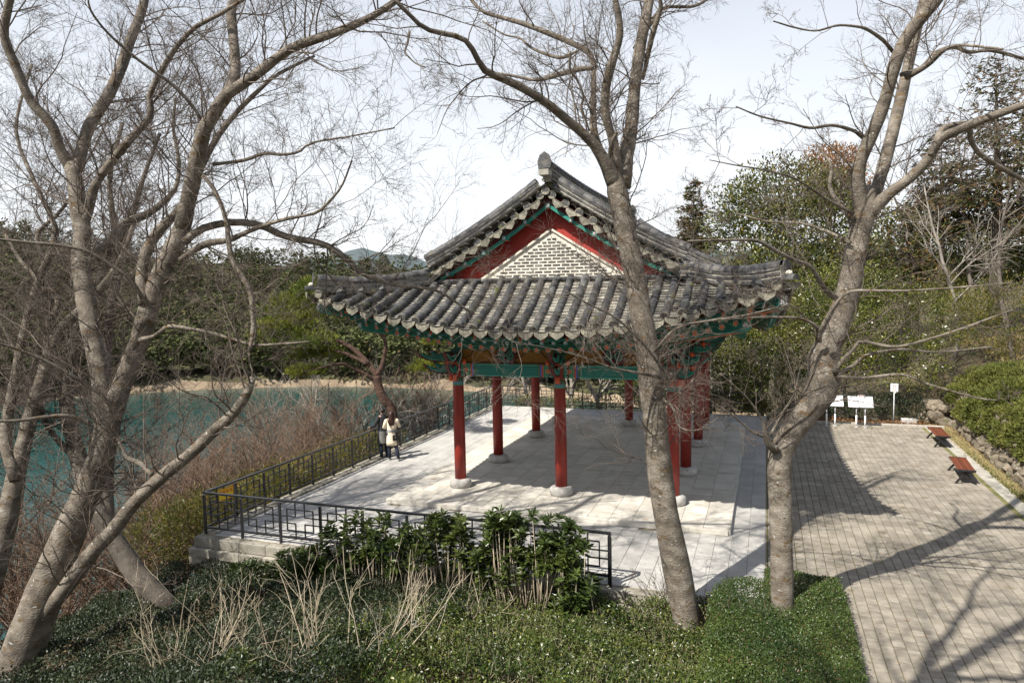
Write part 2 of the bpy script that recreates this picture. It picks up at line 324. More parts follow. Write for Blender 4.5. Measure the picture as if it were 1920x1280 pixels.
# a more distant ridge
mat('far_ridge', [(.07, .095, .10), (.10, .125, .13)], .02, 1)  # bluish distance haze is mixed into the base colour, no air is modelled
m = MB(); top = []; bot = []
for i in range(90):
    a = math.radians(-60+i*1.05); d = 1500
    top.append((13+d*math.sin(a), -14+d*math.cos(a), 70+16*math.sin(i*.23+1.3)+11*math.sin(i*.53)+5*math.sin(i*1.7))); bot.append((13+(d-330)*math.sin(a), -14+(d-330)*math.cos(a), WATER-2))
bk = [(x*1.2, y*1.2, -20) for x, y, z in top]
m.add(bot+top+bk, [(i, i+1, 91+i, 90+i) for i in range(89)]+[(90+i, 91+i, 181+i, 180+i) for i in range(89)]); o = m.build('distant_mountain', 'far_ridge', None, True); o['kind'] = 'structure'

# ------------------------------------------------------------------ terrace with granite slabs
XC, YC = 8.087, 10.975
TX1, TY1 = 13.8, 21.0
terrace = MB(); terrace.box(((TX1+.0)/2-.05, TY1/2, -.335), (TX1+.1, TY1+.16, .65)); terrace = terrace.build('terrace', 'mortar'); terrace['kind'] = 'structure'
def slab_field(x0, x1, y0, y1, z, w, l, name, matname, parent, nbig, skip=None, seed=1, th=.05):
    r = random.Random(seed); items = []
    nx = max(1, round((x1-x0)/w)); w = (x1-x0)/nx; ny0 = max(1, round((y1-y0)/l)); l = (y1-y0)/ny0
    for i in range(nx):
        off = r.random()*l*.9
        edges = [y0]+[y for y in (y0+off+k*l*(1+.0*r.random()) for k in range(-1, ny0+2)) if y0+.12 < y < y1-.12]+[y1]
        for a, b in zip(edges[:-1], edges[1:]):
            cx, cy = x0+(i+.5)*w, (a+b)/2
            if skip and skip(cx, cy): continue
            items.append((cx, cy, w, b-a))
    items.sort(key=lambda q: math.hypot(q[0]-CAM[0], q[1]-CAM[1]))
    cache = {}; rest = MB()
    for k, (cx, cy, ww, ll) in enumerate(items):
        dz = r.uniform(-.003, .003)
        if k < nbig:
            key = (round(ww, 3), round(ll, 2))
            if key not in cache:
                b = MB(); b.box((0, 0, 0), (ww-.007, key[1]-.007, th), cham=.006); cache[key] = b.mesh(name, matname)
            link(name, cache[key], parent, Matrix.Translation((cx, cy, z-th/2+dz)))
        else: rest.box((cx, cy, z-th/2+dz), (ww-.007, ll-.007, th), a=r.random(), cham=.006)
    if rest.n: rest.build(name+'_far', matname+'_joined', parent, kind='stuff')
PX0, PX1, PY0, PY1, PZ = XC-4.81, XC+4.81, 3.69, YC*2-3.69, .136
inpl = lambda x, y: PX0+.15 < x < PX1-.15 and PY0+.15 < y < PY1-.15
slab_field(.30, TX1-.03, -.02, TY1-.05, .0, .385, .82, 'paving_slab', 'granite_lower', terrace, 250, inpl, 3)
plat = MB(); plat.box((XC, YC, .06), (PX1-PX0-.05, PY1-PY0-.05, .12)); plat = plat.build('platform', 'mortar', terrace)
slab_field(PX0, PX1, PY0, PY1, PZ+.002, .60, .40, 'platform_slab', 'granite', plat, 290, None, 5, .06)
# kerb stones on the platform edge (a small step)
r = random.Random(9)
for side in range(4):
    n = 10 if side < 2 else 15
    for k in range(n):
        if side < 2:
            w_ = (PX1-PX0)/n; c = (PX0+(k+.5)*w_, (PY0-.004 if side == 0 else PY1+.004), .07); sz = (w_-.008, .09, .125)
        else:
            w_ = (PY1-PY0)/n; c = ((PX0-.004 if side == 2 else PX1+.004), PY0+(k+.5)*w_, .07); sz = (.09, w_-.008, .125)
        b = MB(); b.box(c, sz, cham=.006); b.build('step_stone', 'granite', plat)
# rough edging stones outside the left slabs, under the fence
for k in range(27):
    b = MB(); y = .02+k*.777; b.box((.09+r.uniform(-.02, .02), y+.385, -.01+r.uniform(-.01, .02)), (.40, .765, .10), cham=.02); b.build('edging_stone', 'ashlar', terrace)
# retaining wall courses along the front
for row, (z0, z1, yo) in enumerate(((-.26, -.012, -.13), (-.50, -.275, -.23), (-.78, -.515, -.17))):
    x = -.16-.08*row+(.3 if row == 1 else 0)*0
    while x < 13.2:
        w_ = r.uniform(.55, .95); w_ = min(w_, 13.4-x)
        b = MB(); b.box((x+w_/2, yo/2-.06+r.uniform(-.012, .012), (z0+z1)/2), (w_-.012, abs(yo)+.16, z1-z0-.006), cham=.012); b.build('wall_block', 'ashlar', terrace); x += w_
for row, (z0, z1) in enumerate(((-.26, -.06), (-.52, -.275))):
    y = .15
    while y < 20.6:
        w_ = min(r.uniform(.6, 1.0), 20.9-y); b = MB(); b.box((-.19-.07*row, y+w_/2, (z0+z1)/2), (.2, w_-.012, z1-z0-.006), cham=.012); b.build('side_wall_block', 'ashlar', terrace); y += w_

# ------------------------------------------------------------------ brick path
PTX0, PTX1, PTY0, PTY1 = 13.82, 20.15, -13.0, 19.75
path = MB(); path.add([(PTX0-.03, PTY0, -.02), (PTX1+.6, PTY0, -.02), (PTX1+.9, PTY1, -.02), (PTX0-.03, PTY1, -.02)], np.array([[0, 1, 2, 3]])); path = path.build('brick_path', 'mossy_joint'); path['kind'] = 'structure'
pw, pl = .200, .178; items = []
r = random.Random(21)
for i in range(int((PTX1-PTX0)/pw)):
    for k in range(int((PTY1-PTY0)/pl)+1):
        x = PTX0+(i+.5)*pw; y = PTY0+(k+.5+.5*(i % 2))*pl
        if y > PTY1-.05: continue
        if x < 15.15 and y < .6: continue
        items.append((x, y))
def path_px(q):
    d = np.array([q[0], q[1], 0])-CAM; z = d@FW; return 960+F_PX*(d@RT)/z, 640-F_PX*(d@UP)/z, z
vis = []; hid = []
for q in items:
    u, v, z = path_px(q)
    (vis if z > 0 and -20 < u < 1940 and v < 1300 else hid).append((z if z > 0 else 99, q))
vis.sort(); cache = MB(); cache.box((0, 0, 0), (pw-.012, pl-.010, .05), cham=.006); pm = cache.mesh('paver', 'paver')
rest = MB()
for k, (z, (x, y)) in enumerate(vis):
    dz = r.uniform(-.004, .003); tilt = Matrix.Rotation(r.uniform(-.012, .012), 4, 'Z')
    if k < 300: link('paver', pm, path, Matrix.Translation((x, y, -.022+dz))@tilt)
    else: rest.box((x, y, -.022+dz), (pw-.012, pl-.010, .05), a=r.random(), cham=.006)
for z, (x, y) in hid: rest.box((x, y, -.022), (pw-.012, pl-.010, .05), a=r.random(), cham=.006)
rest.build('paver_field', 'paver_joined', path, kind='stuff')
# concrete edge band and kerb, slightly skewed like in the picture
for k in range(33):
    y0 = PTY0+k*1.0; xa = PTX1+.01; b = MB()
    xo0 = PTX1+.36+.010*(y0-6.5)*1.0; b.box(((xa+xo0)/2, y0+.5, -.024), (xo0-xa, .988, .06), cham=.008); b.build('edge_band', 'kerb', path)
for k in range(7):
    b = MB(); b.box((13.9+k*1.0+.5, PTY1+.06, .0), (.985, .13, .16), cham=.015); b.build('end_kerb', 'kerb', path)
# verge between path and rubble wall
v = MB(); xs = np.linspace(20.4, 21.9, 9); ys = np.linspace(-4, 22, 60); X, Y = np.meshgrid(xs, ys, indexing='ij')
Z = -.03+.05*np.sin(X*5+Y*1.7)*.5+.06*np.sin(Y*2.3)*.4-.10*np.exp(-((X-20.95)/.25)**2); ny = len(ys); i = np.arange(len(xs)-1)[:, None]*ny; j = np.arange(ny-1)[None]
v.add(np.stack([X, Y, Z], -1).reshape(-1, 3), np.stack([i+j, i+ny+j, i+ny+j+1, i+j+1], -1).reshape(-1, 4)); o = v.build('verge', 'verge', None, True); o['kind'] = 'structure'
# ------------------------------------------------------------------ painted-pattern materials (flat paint on timber)
def N_(t, kind, **kw):
    n = t.nodes.new(kind)
    for k, v_ in kw.items(): setattr(n, k, v_)
    return n
def mth(t, op, a, b=None, c=None):
    n = t.nodes.new('ShaderNodeMath'); n.operation = op
    for i, q in enumerate((a, b, c)):
        if q is None: continue
        if isinstance(q, (int, float)): n.inputs[i].default_value = q
        else: t.links.new(q, n.inputs[i])
    return n.outputs[0]
def mixc(t, fac, a, b):
    n = t.nodes.new('ShaderNodeMix'); n.data_type = 'RGBA'
    t.links.new(fac, n.inputs[0])
    for i, q in ((6, a), (7, b)):
        if isinstance(q, tuple): n.inputs[i].default_value = (*q, 1)
        else: t.links.new(q, n.inputs[i])
    return n.outputs[2]
def paint(name):
    m = bpy.data.materials.new(name); t, b = nodes_of(m); b.inputs['Roughness'].default_value = .6; MATS[name] = m
    co = t.nodes.new('ShaderNodeTexCoord'); sp = t.nodes.new('ShaderNodeSeparateXYZ'); t.links.new(co.outputs['Object'], sp.inputs[0])
    return t, b, sp.outputs
# five-petal flower on a round rafter end (object: x,z in the end plane, radius .085)
t, b, s = paint('flower_end')
ang = mth(t, 'ARCTAN2', s[2], s[0]); rad = mth(t, 'SQRT', mth(t, 'ADD', mth(t, 'POWER', s[0], 2), mth(t, 'POWER', s[2], 2)))
pet = mth(t, 'ADD', .052, mth(t, 'MULTIPLY', .020, mth(t, 'COSINE', mth(t, 'MULTIPLY', ang, 5))))
c = mixc(t, mth(t, 'LESS_THAN', rad, mth(t, 'ADD', pet, .007)), (.02, .17, .12), (.70, .62, .50))
c = mixc(t, mth(t, 'LESS_THAN', rad, pet), c, (.60, .045, .02)); c = mixc(t, mth(t, 'LESS_THAN', mth(t, 'MULTIPLY', rad, 1.0), mth(t, 'MULTIPLY', pet, .45)), c, (.30, .02, .02))
c = mixc(t, mth(t, 'LESS_THAN', rad, .016), c, (.75, .42, .05)); t.links.new(c, b.inputs['Base Color'])
# flying-rafter end: teal border, black field, white motif
t, b, s = paint('square_end')
ax = mth(t, 'ABSOLUTE', s[0]); az = mth(t, 'ABSOLUTE', s[2]); rad = mth(t, 'SQRT', mth(t, 'ADD', mth(t, 'POWER', s[0], 2), mth(t, 'POWER', mth(t, 'MULTIPLY', s[2], .8), 2)))
c = mixc(t, mth(t, 'MULTIPLY', mth(t, 'LESS_THAN', ax, .044), mth(t, 'LESS_THAN', az, .056)), (.07, .33, .29), (.012, .012, .014))
ring = mth(t, 'MULTIPLY', mth(t, 'LESS_THAN', rad, .036), mth(t, 'GREATER_THAN', rad, .019)); c = mixc(t, ring, c, (.70, .70, .70)); c = mixc(t, mth(t, 'LESS_THAN', rad, .009), c, (.7, .7, .7)); t.links.new(c, b.inputs['Base Color'])
# hip-rafter end: white scroll on black
t, b, s = paint('hip_end')
k = 2*math.pi/.13; q1 = mth(t, 'ADD', mth(t, 'MULTIPLY', mth(t, 'COSINE', mth(t, 'MULTIPLY', s[0], k)), mth(t, 'COSINE', mth(t, 'MULTIPLY', s[2], k*.9))), mth(t, 'MULTIPLY', .5, mth(t, 'COSINE', mth(t, 'MULTIPLY', mth(t, 'ADD', s[0], s[2]), k*1.6))))
c = mixc(t, mth(t, 'LESS_THAN', mth(t, 'ABSOLUTE', q1), .42), (.66, .66, .66), (.02, .02, .02)); t.links.new(c, b.inputs['Base Color'])
# beam: teal with banded ends (object x along the beam, half length stored in the object scale-free mesh: attribute 'rnd' = distance from the end)
def beam_paint(name, edge_line=True, mid=(.018, .19, .15)):
    t, b, s = paint(name); a = t.nodes.new('ShaderNodeAttribute'); a.attribute_name = 'rnd'; u = a.outputs['Fac']
    wav = mth(t, 'MULTIPLY', .028, mth(t, 'ABSOLUTE', mth(t, 'SINE', mth(t, 'MULTIPLY', s[2], 2*math.pi/.19)))); ud = mth(t, 'SUBTRACT', u, wav)
    rp_ = t.nodes.new('ShaderNodeValToRGB'); rp_.color_ramp.interpolation = 'CONSTANT'; t.links.new(ud, rp_.inputs[0]); e = rp_.color_ramp.elements
    seq = [(0, (.03, .24, .18)), (.06, (.30, .27, .05)), (.075, (.01, .01, .01)), (.135, (.30, .27, .05)), (.15, (.05, .30, .22)), (.175, (.012, .012, .012)), (.19, (.06, .33, .22)), (.25, (.012, .02, .02)), (.265, (.08, .34, .16)), (.29, (.55, .07, .03)), (.345, (.10, .14, .46)), (.40, (.012, .012, .012)), (.415, (.10, .24, .06)), (.45, (.012, .012, .012)), (.465, mid)]
    e[0].position = 0; e[0].color = (*seq[0][1], 1); e[1].position = seq[1][0]; e[1].color = (*seq[1][1], 1)
    for p_, c_ in seq[2:]: q = e.new(p_); q.color = (*c_, 1)
    c = rp_.outputs[0]
    # salmon rosette in the first lobe and white dots on the black band
    zz = mth(t, 'SUBTRACT', mth(t, 'PINGPONG', mth(t, 'ADD', s[2], 10.0), .0925), .046)
    d1 = mth(t, 'ADD', mth(t, 'ABSOLUTE', mth(t, 'SUBTRACT', u, .178)), mth(t, 'ABSOLUTE', s[2])); c = mixc(t, mth(t, 'LESS_THAN', d1, .085), c, (.55, .20, .10)); c = mixc(t, mth(t, 'LESS_THAN', d1, .03), c, (.55, .05, .03))
    d2 = mth(t, 'ADD', mth(t, 'POWER', mth(t, 'SUBTRACT', u, .105), 2), mth(t, 'POWER', zz, 2)); c = mixc(t, mth(t, 'LESS_THAN', d2, .00034), c, (.6, .6, .6))
    if edge_line:
        az = mth(t, 'ABSOLUTE', mth(t, 'ADD', s[2], -.0)); ln = mth(t, 'MULTIPLY', mth(t, 'GREATER_THAN', az, .120), mth(t, 'LESS_THAN', az, .135)); far = mth(t, 'GREATER_THAN', u, .47)
        c = mixc(t, mth(t, 'MULTIPLY', ln, far), c, (.012, .02, .02)); c = mixc(t, mth(t, 'MULTIPLY', mth(t, 'GREATER_THAN', az, .135), far), c, (.05, .30, .24))
    t.links.new(c, b.inputs['Base Color'])
beam_paint('beam_paint')
# column collar: black dotted band over scalloped petals (object z up from the collar's bottom, .28 tall)
t, b, s = paint('collar_paint'); ang = mth(t, 'ARCTAN2', s[1], s[0])
sc_ = mth(t, 'MULTIPLY', .045, mth(t, 'ABSOLUTE', mth(t, 'SINE', mth(t, 'MULTIPLY', ang, 4)))); zz = mth(t, 'ADD', s[2], mth(t, 'MULTIPLY', sc_, mth(t, 'LESS_THAN', s[2], .15)))
rp_ = t.nodes.new('ShaderNodeValToRGB'); rp_.color_ramp.interpolation = 'CONSTANT'; t.links.new(mth(t, 'MULTIPLY', zz, 3.5), rp_.inputs[0]); e = rp_.color_ramp.elements
seq = [(0, (.25, .022, .012)), (.10, (.24, .26, .05)), (.17, (.012, .012, .012)), (.21, (.04, .30, .2)), (.32, (.012, .03, .03)), (.37, (.07, .34, .27)), (.46, (.10, .13, .45)), (.53, (.03, .25, .18)), (.58, (.28, .26, .05)), (.62, (.012, .012, .012)), (.88, (.28, .26, .05)), (.92, (.03, .22, .16))]
e[0].color = (*seq[0][1], 1); e[1].position = seq[1][0]; e[1].color = (*seq[1][1], 1)
for p_, c_ in seq[2:]: q = e.new(p_); q.color = (*c_, 1)
fr = mth(t, 'SUBTRACT', mth(t, 'FRACT', mth(t, 'MULTIPLY', ang, 14/(2*math.pi))), .5); d = mth(t, 'ADD', mth(t, 'POWER', mth(t, 'MULTIPLY', fr, .09), 2), mth(t, 'POWER', mth(t, 'SUBTRACT', s[2], .213), 2))
c = mixc(t, mth(t, 'LESS_THAN', d, .00030), rp_.outputs[0], (.65, .65, .65)); t.links.new(c, b.inputs['Base Color'])
# side of hip rafter / green boards with red-green ticks
t, b, s = paint('board_paint'); fr = mth(t, 'FRACT', mth(t, 'MULTIPLY', s[0], 1/.62)); rp_ = t.nodes.new('ShaderNodeValToRGB'); rp_.color_ramp.interpolation = 'CONSTANT'; t.links.new(fr, rp_.inputs[0]); e = rp_.color_ramp.elements
seq = [(0, (.015, .13, .10)), (.62, (.20, .22, .05)), (.66, (.55, .07, .03)), (.74, (.012, .02, .02)), (.76, (.10, .26, .10)), (.80, (.015, .13, .10))]
e[0].color = (*seq[0][1], 1); e[1].position = seq[1][0]; e[1].color = (*seq[1][1], 1)
for p_, c_ in seq[2:]: q = e.new(p_); q.color = (*c_, 1)
t.links.new(rp_.outputs[0], b.inputs['Base Color'])

# ------------------------------------------------------------------ pavilion
pav = thing('pavilion', 'open pavilion with red columns, painted green eaves and grey tiled hip and gable roof', 'pavilion', (0, 0, 0))
BX = [XC-3.247, XC, XC+3.247]; BY = [5.501, 8.789, 13.16, 16.448]
cols = [(x, y) for y in (BY[0], BY[3]) for x in BX]+[(x, y) for y in BY[1:3] for x in (BX[0], BX[2])]
rr = random.Random(4)
mb = MB(); mb.lathe([(.175, 0), (.178, 1.0), (.172, 2.2), (.160, 3.15), (.158, 3.6), (.158, 3.84)], (0, 0, 0), 28); col_me = mb.mesh('column', 'red_paint', True)
mb = MB(); mb.lathe([(.163, .0), (.1625, .28)], (0, 0, 0), 28); collar_me = mb.mesh('collar', 'collar_paint', True)
for x, y in cols:
    co_ = link('column', col_me, pav, Matrix.Translation((x, y, .40)))
    link('collar', collar_me, co_, Matrix.Translation((0, 0, 2.885)))
    bs = MB(); f_ = 1+rr.uniform(-.03, .06)
    bs.lathe([(.29*f_, -.27), (.335*f_, -.24), (.35*f_, -.15), (.335*f_, -.06), (.27*f_, -.008), (.16, 0)], (0, 0, 0), 22)
    bs.v[0] += RNG.normal(0, .006, bs.v[0].shape); o = bs.build('column_base', 'base_stone', co_, True); o.matrix_local = Matrix.Translation((0, 0, .003))
def beam(p, q, z0, z1, wd, name, material, ends=0.16):
    p = np.array(p, float); q = np.array(q, float); d = unit(q-p); p = p+d*ends; q = q-d*ends; L_ = np.linalg.norm(q-p); c = (p+q)/2
    m = MB(); n = 40; xs = np.linspace(-L_/2, L_/2, n); h = (z1-z0)/2; rings = [[(x, -wd/2, -h), (x, wd/2, -h), (x, wd/2, h), (x, -wd/2, h)] for x in xs]
    m.loft(rings, a=np.repeat(L_/2-np.abs(xs), 4)); o = m.build(name, material, pav); X = (d[0], d[1], 0); Y = (-d[1], d[0], 0)
    o.matrix_local = TRS((c[0], c[1], (z0+z1)/2), X, Y); return o
bays = [((BX[i], BY[k]), (BX[i+1], BY[k])) for k in (0, 3) for i in (0, 1)]+[((BX[k], BY[i]), (BX[k], BY[i+1])) for k in (0, 2) for i in range(3)]
def scroll(mb, c, U, V, r0, turns, w0, sgn=1, n=26, start=0):
    P = []; R_ = []
    for i in range(n):
        t_ = i/(n-1); a = start+sgn*t_*turns*2*math.pi; r_ = r0*(1-.78*t_); P.append(np.asarray(c)+np.asarray(U)*r_*math.cos(a)+np.asarray(V)*r_*math.sin(a)); R_.append(w0*(1-.35*t_))
    mb.tube(P, R_, 6)
for (x0, y0), (x1, y1) in bays:
    p, q = np.array([x0, y0, 0.]), np.array([x1, y1, 0.]); d = unit(q-p); nrm = np.array([d[1], -d[0], 0]); mid = (p+q)/2
    if (mid-np.array([XC, YC, 0]))@nrm < 0: nrm = -nrm
    L_ = np.linalg.norm(q-p)
    beam(p, q, 3.615, 3.985, .21, 'tie_beam', 'beam_paint', .15)
    # ochre infill panels, each with a raised dark outline, and a carved support block between them
    m = MB(); m.box((0, 0, 0), (L_-.1, .05, .44)); o = m.build('infill_board', 'ochre', pav); o.matrix_local = TRS((mid[0], mid[1], 4.21), d, (-d[1], d[0], 0))
    for sx in (-1, 1):
        w_ = L_/2-.42; cx = sx*(L_/4+.02); out_ = [(-w_/2, -.17), (w_/2, -.17), (w_/2-.05, -.06), (w_/2-.16, .0), (w_/2-.26, .03), (w_/2-.36, .17), (-w_/2+.36, .17), (-w_/2+.26, .03), (-w_/2+.16, .0), (-w_/2+.05, -.06)]
        m = MB(); P = [np.array([x*1.0, 0, z]) for x, z in out_+out_[:1]]; 
        for a_, b_ in zip(P[:-1], P[1:]): m.bar(a_, b_, .012, .018)
        o = m.build('panel_outline', 'black_paint', pav); cpt = mid+d*cx+nrm*.03; o.matrix_local = TRS((cpt[0], cpt[1], 4.20), d, (-d[1], d[0], 0))
    blk = MB(); blk.prism([(-.22, -.22), (.22, -.22), (.30, -.08), (.34, .1), (.26, .22), (-.26, .22), (-.34, .1), (-.30, -.08)], (0, 0, 0), (1, 0, 0), (0, 0, 1), (0, .10, 0))
    o = blk.build('carved_block', 'dark_red', pav); cp = mid+nrm*.02; Yv = nrm; Xv = np.array([nrm[1], -nrm[0], 0]); o.matrix_local = TRS((cp[0], cp[1], 4.21), Xv, Yv)
    sm = MB()
    for sx in (-1, 1):
        scroll(sm, (sx*.15, .11, .02), (sx, 0, 0), (0, 0, 1), .10, 1.3, .020, -1, start=math.pi*.5); scroll(sm, (sx*.13, .11, .16), (sx, 0, 0), (0, 0, 1), .07, 1.1, .016, 1, start=-math.pi*.5)
        sm.tube([(sx*.03, .11, -.2), (sx*.10, .112, -.08), (sx*.02, .115, .06), (sx*.10, .112, .14)], .018, 6)
    sm.build('carved_scroll', 'teal_light', o, True)
    # purlin support and round purlin
    m = MB(); m.box((0, 0, 0), (L_+.02, .17, .17)); o = m.build('purlin_support', 'green_mid', pav); o.matrix_local = TRS((mid[0], mid[1], 4.512), d, (-d[1], d[0], 0))
    m = MB(); m.tube([(-L_/2-.01, 0, 0), (L_/2+.01, 0, 0)], .15, 16); o = m.build('purlin', 'board_paint', pav, True); o.matrix_local = TRS((mid[0], mid[1], 4.74), d, (-d[1], d[0], 0))
# wing brackets
def wing(length, h=.30):
    """curved tongue outline, x outward, y up"""
    top = [(0, h*.55), (length*.25, h*.62), (length*.42, h*.30), (length*.58, h*.22), (length*.80, h*.45), (length*1.06, h*.78)]
    bot = [(length*.92, h*.25), (length*.74, -h*.10), (length*.52, -h*.34), (length*.26, -h*.42), (0, -h*.40)]
    return top+bot
def inset(poly, f, dx=0, dy=0):
    c = np.mean(poly, 0); return [((x-c[0])*f+c[0]+dx, (y-c[1])*f+c[1]+dy) for x, y in poly]
def bracket(x, y, dirn, scale=1.0, tiers=2):
    dirn = unit(dirn); sd = np.array([-dirn[1], dirn[0], 0])
    for k in range(tiers):
        L_ = (.70+.16*k)*scale; poly = wing(L_); o3 = np.array([x, y, 3.80+k*.36])+dirn*.13
        m = MB(); m.prism(poly, o3-sd*.055, dirn, (0, 0, 1), sd*.11); br = m.build('wing_bracket', 'dark_red', pav)
        for s_ in (-1, 1):
            e_ = MB(); e_.prism(inset(poly, .76, .01, .01), o3+sd*(.056 if s_ > 0 else -.066), dirn, (0, 0, 1), sd*.010); e_.build('painted_face', 'teal', br)
            e2 = MB(); scroll(e2, o3+sd*s_*.075+dirn*L_*.30+np.array([0, 0, .05]), dirn, (0, 0, 1), .09*scale, 1.2, .016, 1, start=.3)
            e2.tube([o3+sd*s_*.07+dirn*L_*t_+np.array([0, 0, z_]) for t_, z_ in ((.42, -.02), (.6, -.01), (.78, .06), (.94, .16))], [.02, .022, .018, .006], 6); e2.build('painted_curl', 'teal_light', br, True)
        lo = MB(); lo.lathe([(.055, -.10), (.075, -.04), (.055, .03), (.085, .10)], o3+dirn*.10+np.array([0, 0, -.24 if k == 0 else -.20]), 10); lo.build('lotus_block', 'orange', pav, True)
for x, y in cols:
    cx = x < XC-.1, x > XC+.1; cy = y < BY[0]+.1, y > BY[3]-.1
    ds = []
    if cy[0]: ds.append((0, -1, 0))
    if cy[1]: ds.append((0, 1, 0))
    if cx[0]: ds.append((-1, 0, 0))
    if cx[1]: ds.append((1, 0, 0))
    for d in ds: bracket(x, y, np.array(d, float), 1.0 if len(ds) == 1 else .95)
    if len(ds) == 2: bracket(x, y, np.array(ds[0], float)+np.array(ds[1], float), 1.35)
    m = MB(); m.box((x, y, 4.22), (.30, .30, .42)); m.build('bracket_core', 'green_dark', pav)
    for d in ds:
        d = np.array(d, float); sd = np.array([-d[1], d[0], 0])
        for s_ in (-1, 1):
            m = MB(); scroll(m, np.array([x, y, 4.12])+d*.17+sd*s_*.16, sd*s_, (0, 0, 1), .12, 1.3, .02, -1); m.tube([np.array([x, y, 3.98])+d*.17+sd*s_*.05, np.array([x, y, 4.15])+d*.19+sd*s_*.12, np.array([x, y, 4.34])+d*.18+sd*s_*.26], .022, 6); m.build('bracket_scroll', 'teal', pav, True)
            m = MB(); m.lathe([(.05, -.08), (.07, 0), (.055, .08)], np.array([x, y, 4.06])+d*.2+sd*s_*.30, 8); m.build('lotus_block', 'orange', pav, True)

# ------------------------------------------------------------------ roof surface
HA, HB = 6.2, 8.81
def eave_f(X): a = min(1., abs(X)/HA); return (YC-HB)+.34*(1-a*a), 4.93+1.11*a**2.1          # y, z of drip tips along the front
def eave_s(Y): a = min(1., abs(Y)/HB); return HA-.28*(1-a*a), 4.93+1.11*a**2.8               # |x|, z along a side
GX, GY = 3.69, -6.60          # gable foot: half width, plane (relative to YC)
def hip(ax):                   # point of the hip line at |X|=ax (front left quarter, relative), |Y|
    t_ = (ax-GX)/(HA-GX); return -(6.53+(HB-6.53)*t_), 6.36-.21*t_-.10*math.sin(math.pi*t_)
def front_row(X):
    y0, z0 = eave_f(X); E = np.array([X, y0-YC, z0+.19]); ax = abs(X)
    if ax <= GX: T = np.array([X, -6.37, 6.40+.0*ax])
    else: yh, zh = hip(ax); T = np.array([X, yh, max(zh, E[2]+.02)])
    if T[1] < E[1]+.15: return None
    n = 12; P = [E+(T-E)*i/n+np.array([0, 0, -.07*math.sin(math.pi*i/n)*min(1, (T[1]-E[1])/2)]) for i in range(n+1)]
    return np.array(P)
def side_row(Y, s_):
    x0, z0 = eave_s(Y); E = np.array([x0, Y, z0+.19]); ay = abs(Y)
    if ay <= 6.55: T = np.array([.12, Y, 8.93])
    else:
        t_ = (ay-6.53)/(HB-6.53); ax = GX+(HA-GX)*t_; T = np.array([ax, Y, max(hip(ax)[1], E[2]+.02)])
    if T[0] > E[0]-.15: return None
    n = 18; P = np.array([E+(T-E)*i/n+np.array([0, 0, -.16*math.sin(math.pi*i/n)*min(1, (E[0]-T[0])/4)]) for i in range(n+1)]); P[:, 0] *= s_
    return P
def resample(P, step, first=0.):
    d = np.concatenate([[0], np.cumsum(np.linalg.norm(np.diff(P, axis=0), axis=1))]); L_ = d[-1]; ts = np.arange(first, L_, step)
    f_ = lambda t_: np.array([np.interp(t_, d, P[:, i]) for i in range(3)])
    return [f_(t_) for t_ in ts], L_, f_
OFF = np.array([XC, YC, 0.])
SP = .405
# tile meshes: local +Y runs up the slope, Z normal
mb = MB(); an = np.linspace(-.15, math.pi+.15, 10); rings = []
for y_, r_ in ((-.02, .104), (.0, .108), (.40, .100), (.44, .092)): rings.append([(r_*math.cos(a), y_, r_*math.sin(a)-.01) for a in an])
mb.loft(rings, closed=False); mb.add([(r[0], r[1], r[2]) for r in rings[0]], [tuple(range(10))]); cover_me = mb.mesh('cover_tile', 'tile', True)
mb = MB(); xs_ = np.linspace(-.185, .185, 9); prof = lambda x: .42*x*x*2.6-.035
rings = [[(x, y_, prof(x)+z_) for x in xs_] for y_, z_ in ((-.012, .030), (-.02, .036), (-.018, .052), (.02, .05), (.24, .004))]; mb.loft(rings, closed=False); channel_me = mb.mesh('channel_tile', 'channel', True)
mb = MB(); mb.lathe([(.112, -.018), (.116, 0), (.098, .004), (.092, -.004), (.02, -.004)], (0, 0, 0), 18); disc_me = mb.mesh('round_end_tile', 'drip', False)
# drip tile: pointed shield hanging from the lowest channel tile
pts_top = [(x, prof(x)) for x in np.linspace(-.195, .195, 9)]; bot = [(.195, -.03), (.17, -.105), (.10, -.155), (0, -.215), (-.10, -.155), (-.17, -.105), (-.195, -.03)]
mb = MB(); mb.prism(pts_top+bot, (0, 0, 0), (1, 0, 0), (0, 0, 1), (0, .028, 0)); drip_me = mb.mesh('drip_tile', 'drip')
roof = MB(); NXg = 64
# roof deck under the tiles (front, back, two sides)
def deck(rowfn, keys):
    rows = [rowfn(k) for k in keys]; rows = [r_ for r_ in rows if r_ is not None]; n = len(rows[0])
    V = np.concatenate(rows)+OFF-np.array([0, 0, .05]); i = np.arange(len(rows)-1)[:, None]*n; j = np.arange(n-1)[None]
    roof.add(V, np.stack([i+j, i+n+j, i+n+j+1, i+j+1], -1).reshape(-1, 4))
def back_row(X):
    P = front_row(X)
    if P is None: return None
    P = P.copy(); P[:, 1] *= -1; return P
deck(front_row, np.linspace(-HA+.1, HA-.1, 60)); deck(back_row, np.linspace(-HA+.1, HA-.1, 60))
for s_ in (-1, 1): deck(lambda Y, s_=s_: side_row(Y, s_), np.concatenate([np.linspace(-HB+.1, -6.56, 12), np.linspace(-6.54, 6.54, 40), np.linspace(6.56, HB-.1, 12)]))
roof = roof.build('roof', 'roof_bed', pav)
def frame_up(d, side=None):
    d = unit(d); sx = unit(side if side is not None else np.cross(d, (0, 0, 1))); nz = np.cross(sx, d); return sx, d, nz
def place(me, name, p, d, par, side, s=(1, 1, 1)):
    X, Y, Z = frame_up(d, side); p = np.asarray(p)
    return link(name, me, par, TRS(p, X, Y, Z, s))
cs = random.Random(8); nchan = 0; stuffm = {'tile_joined': MB(), 'channel_joined': MB()}
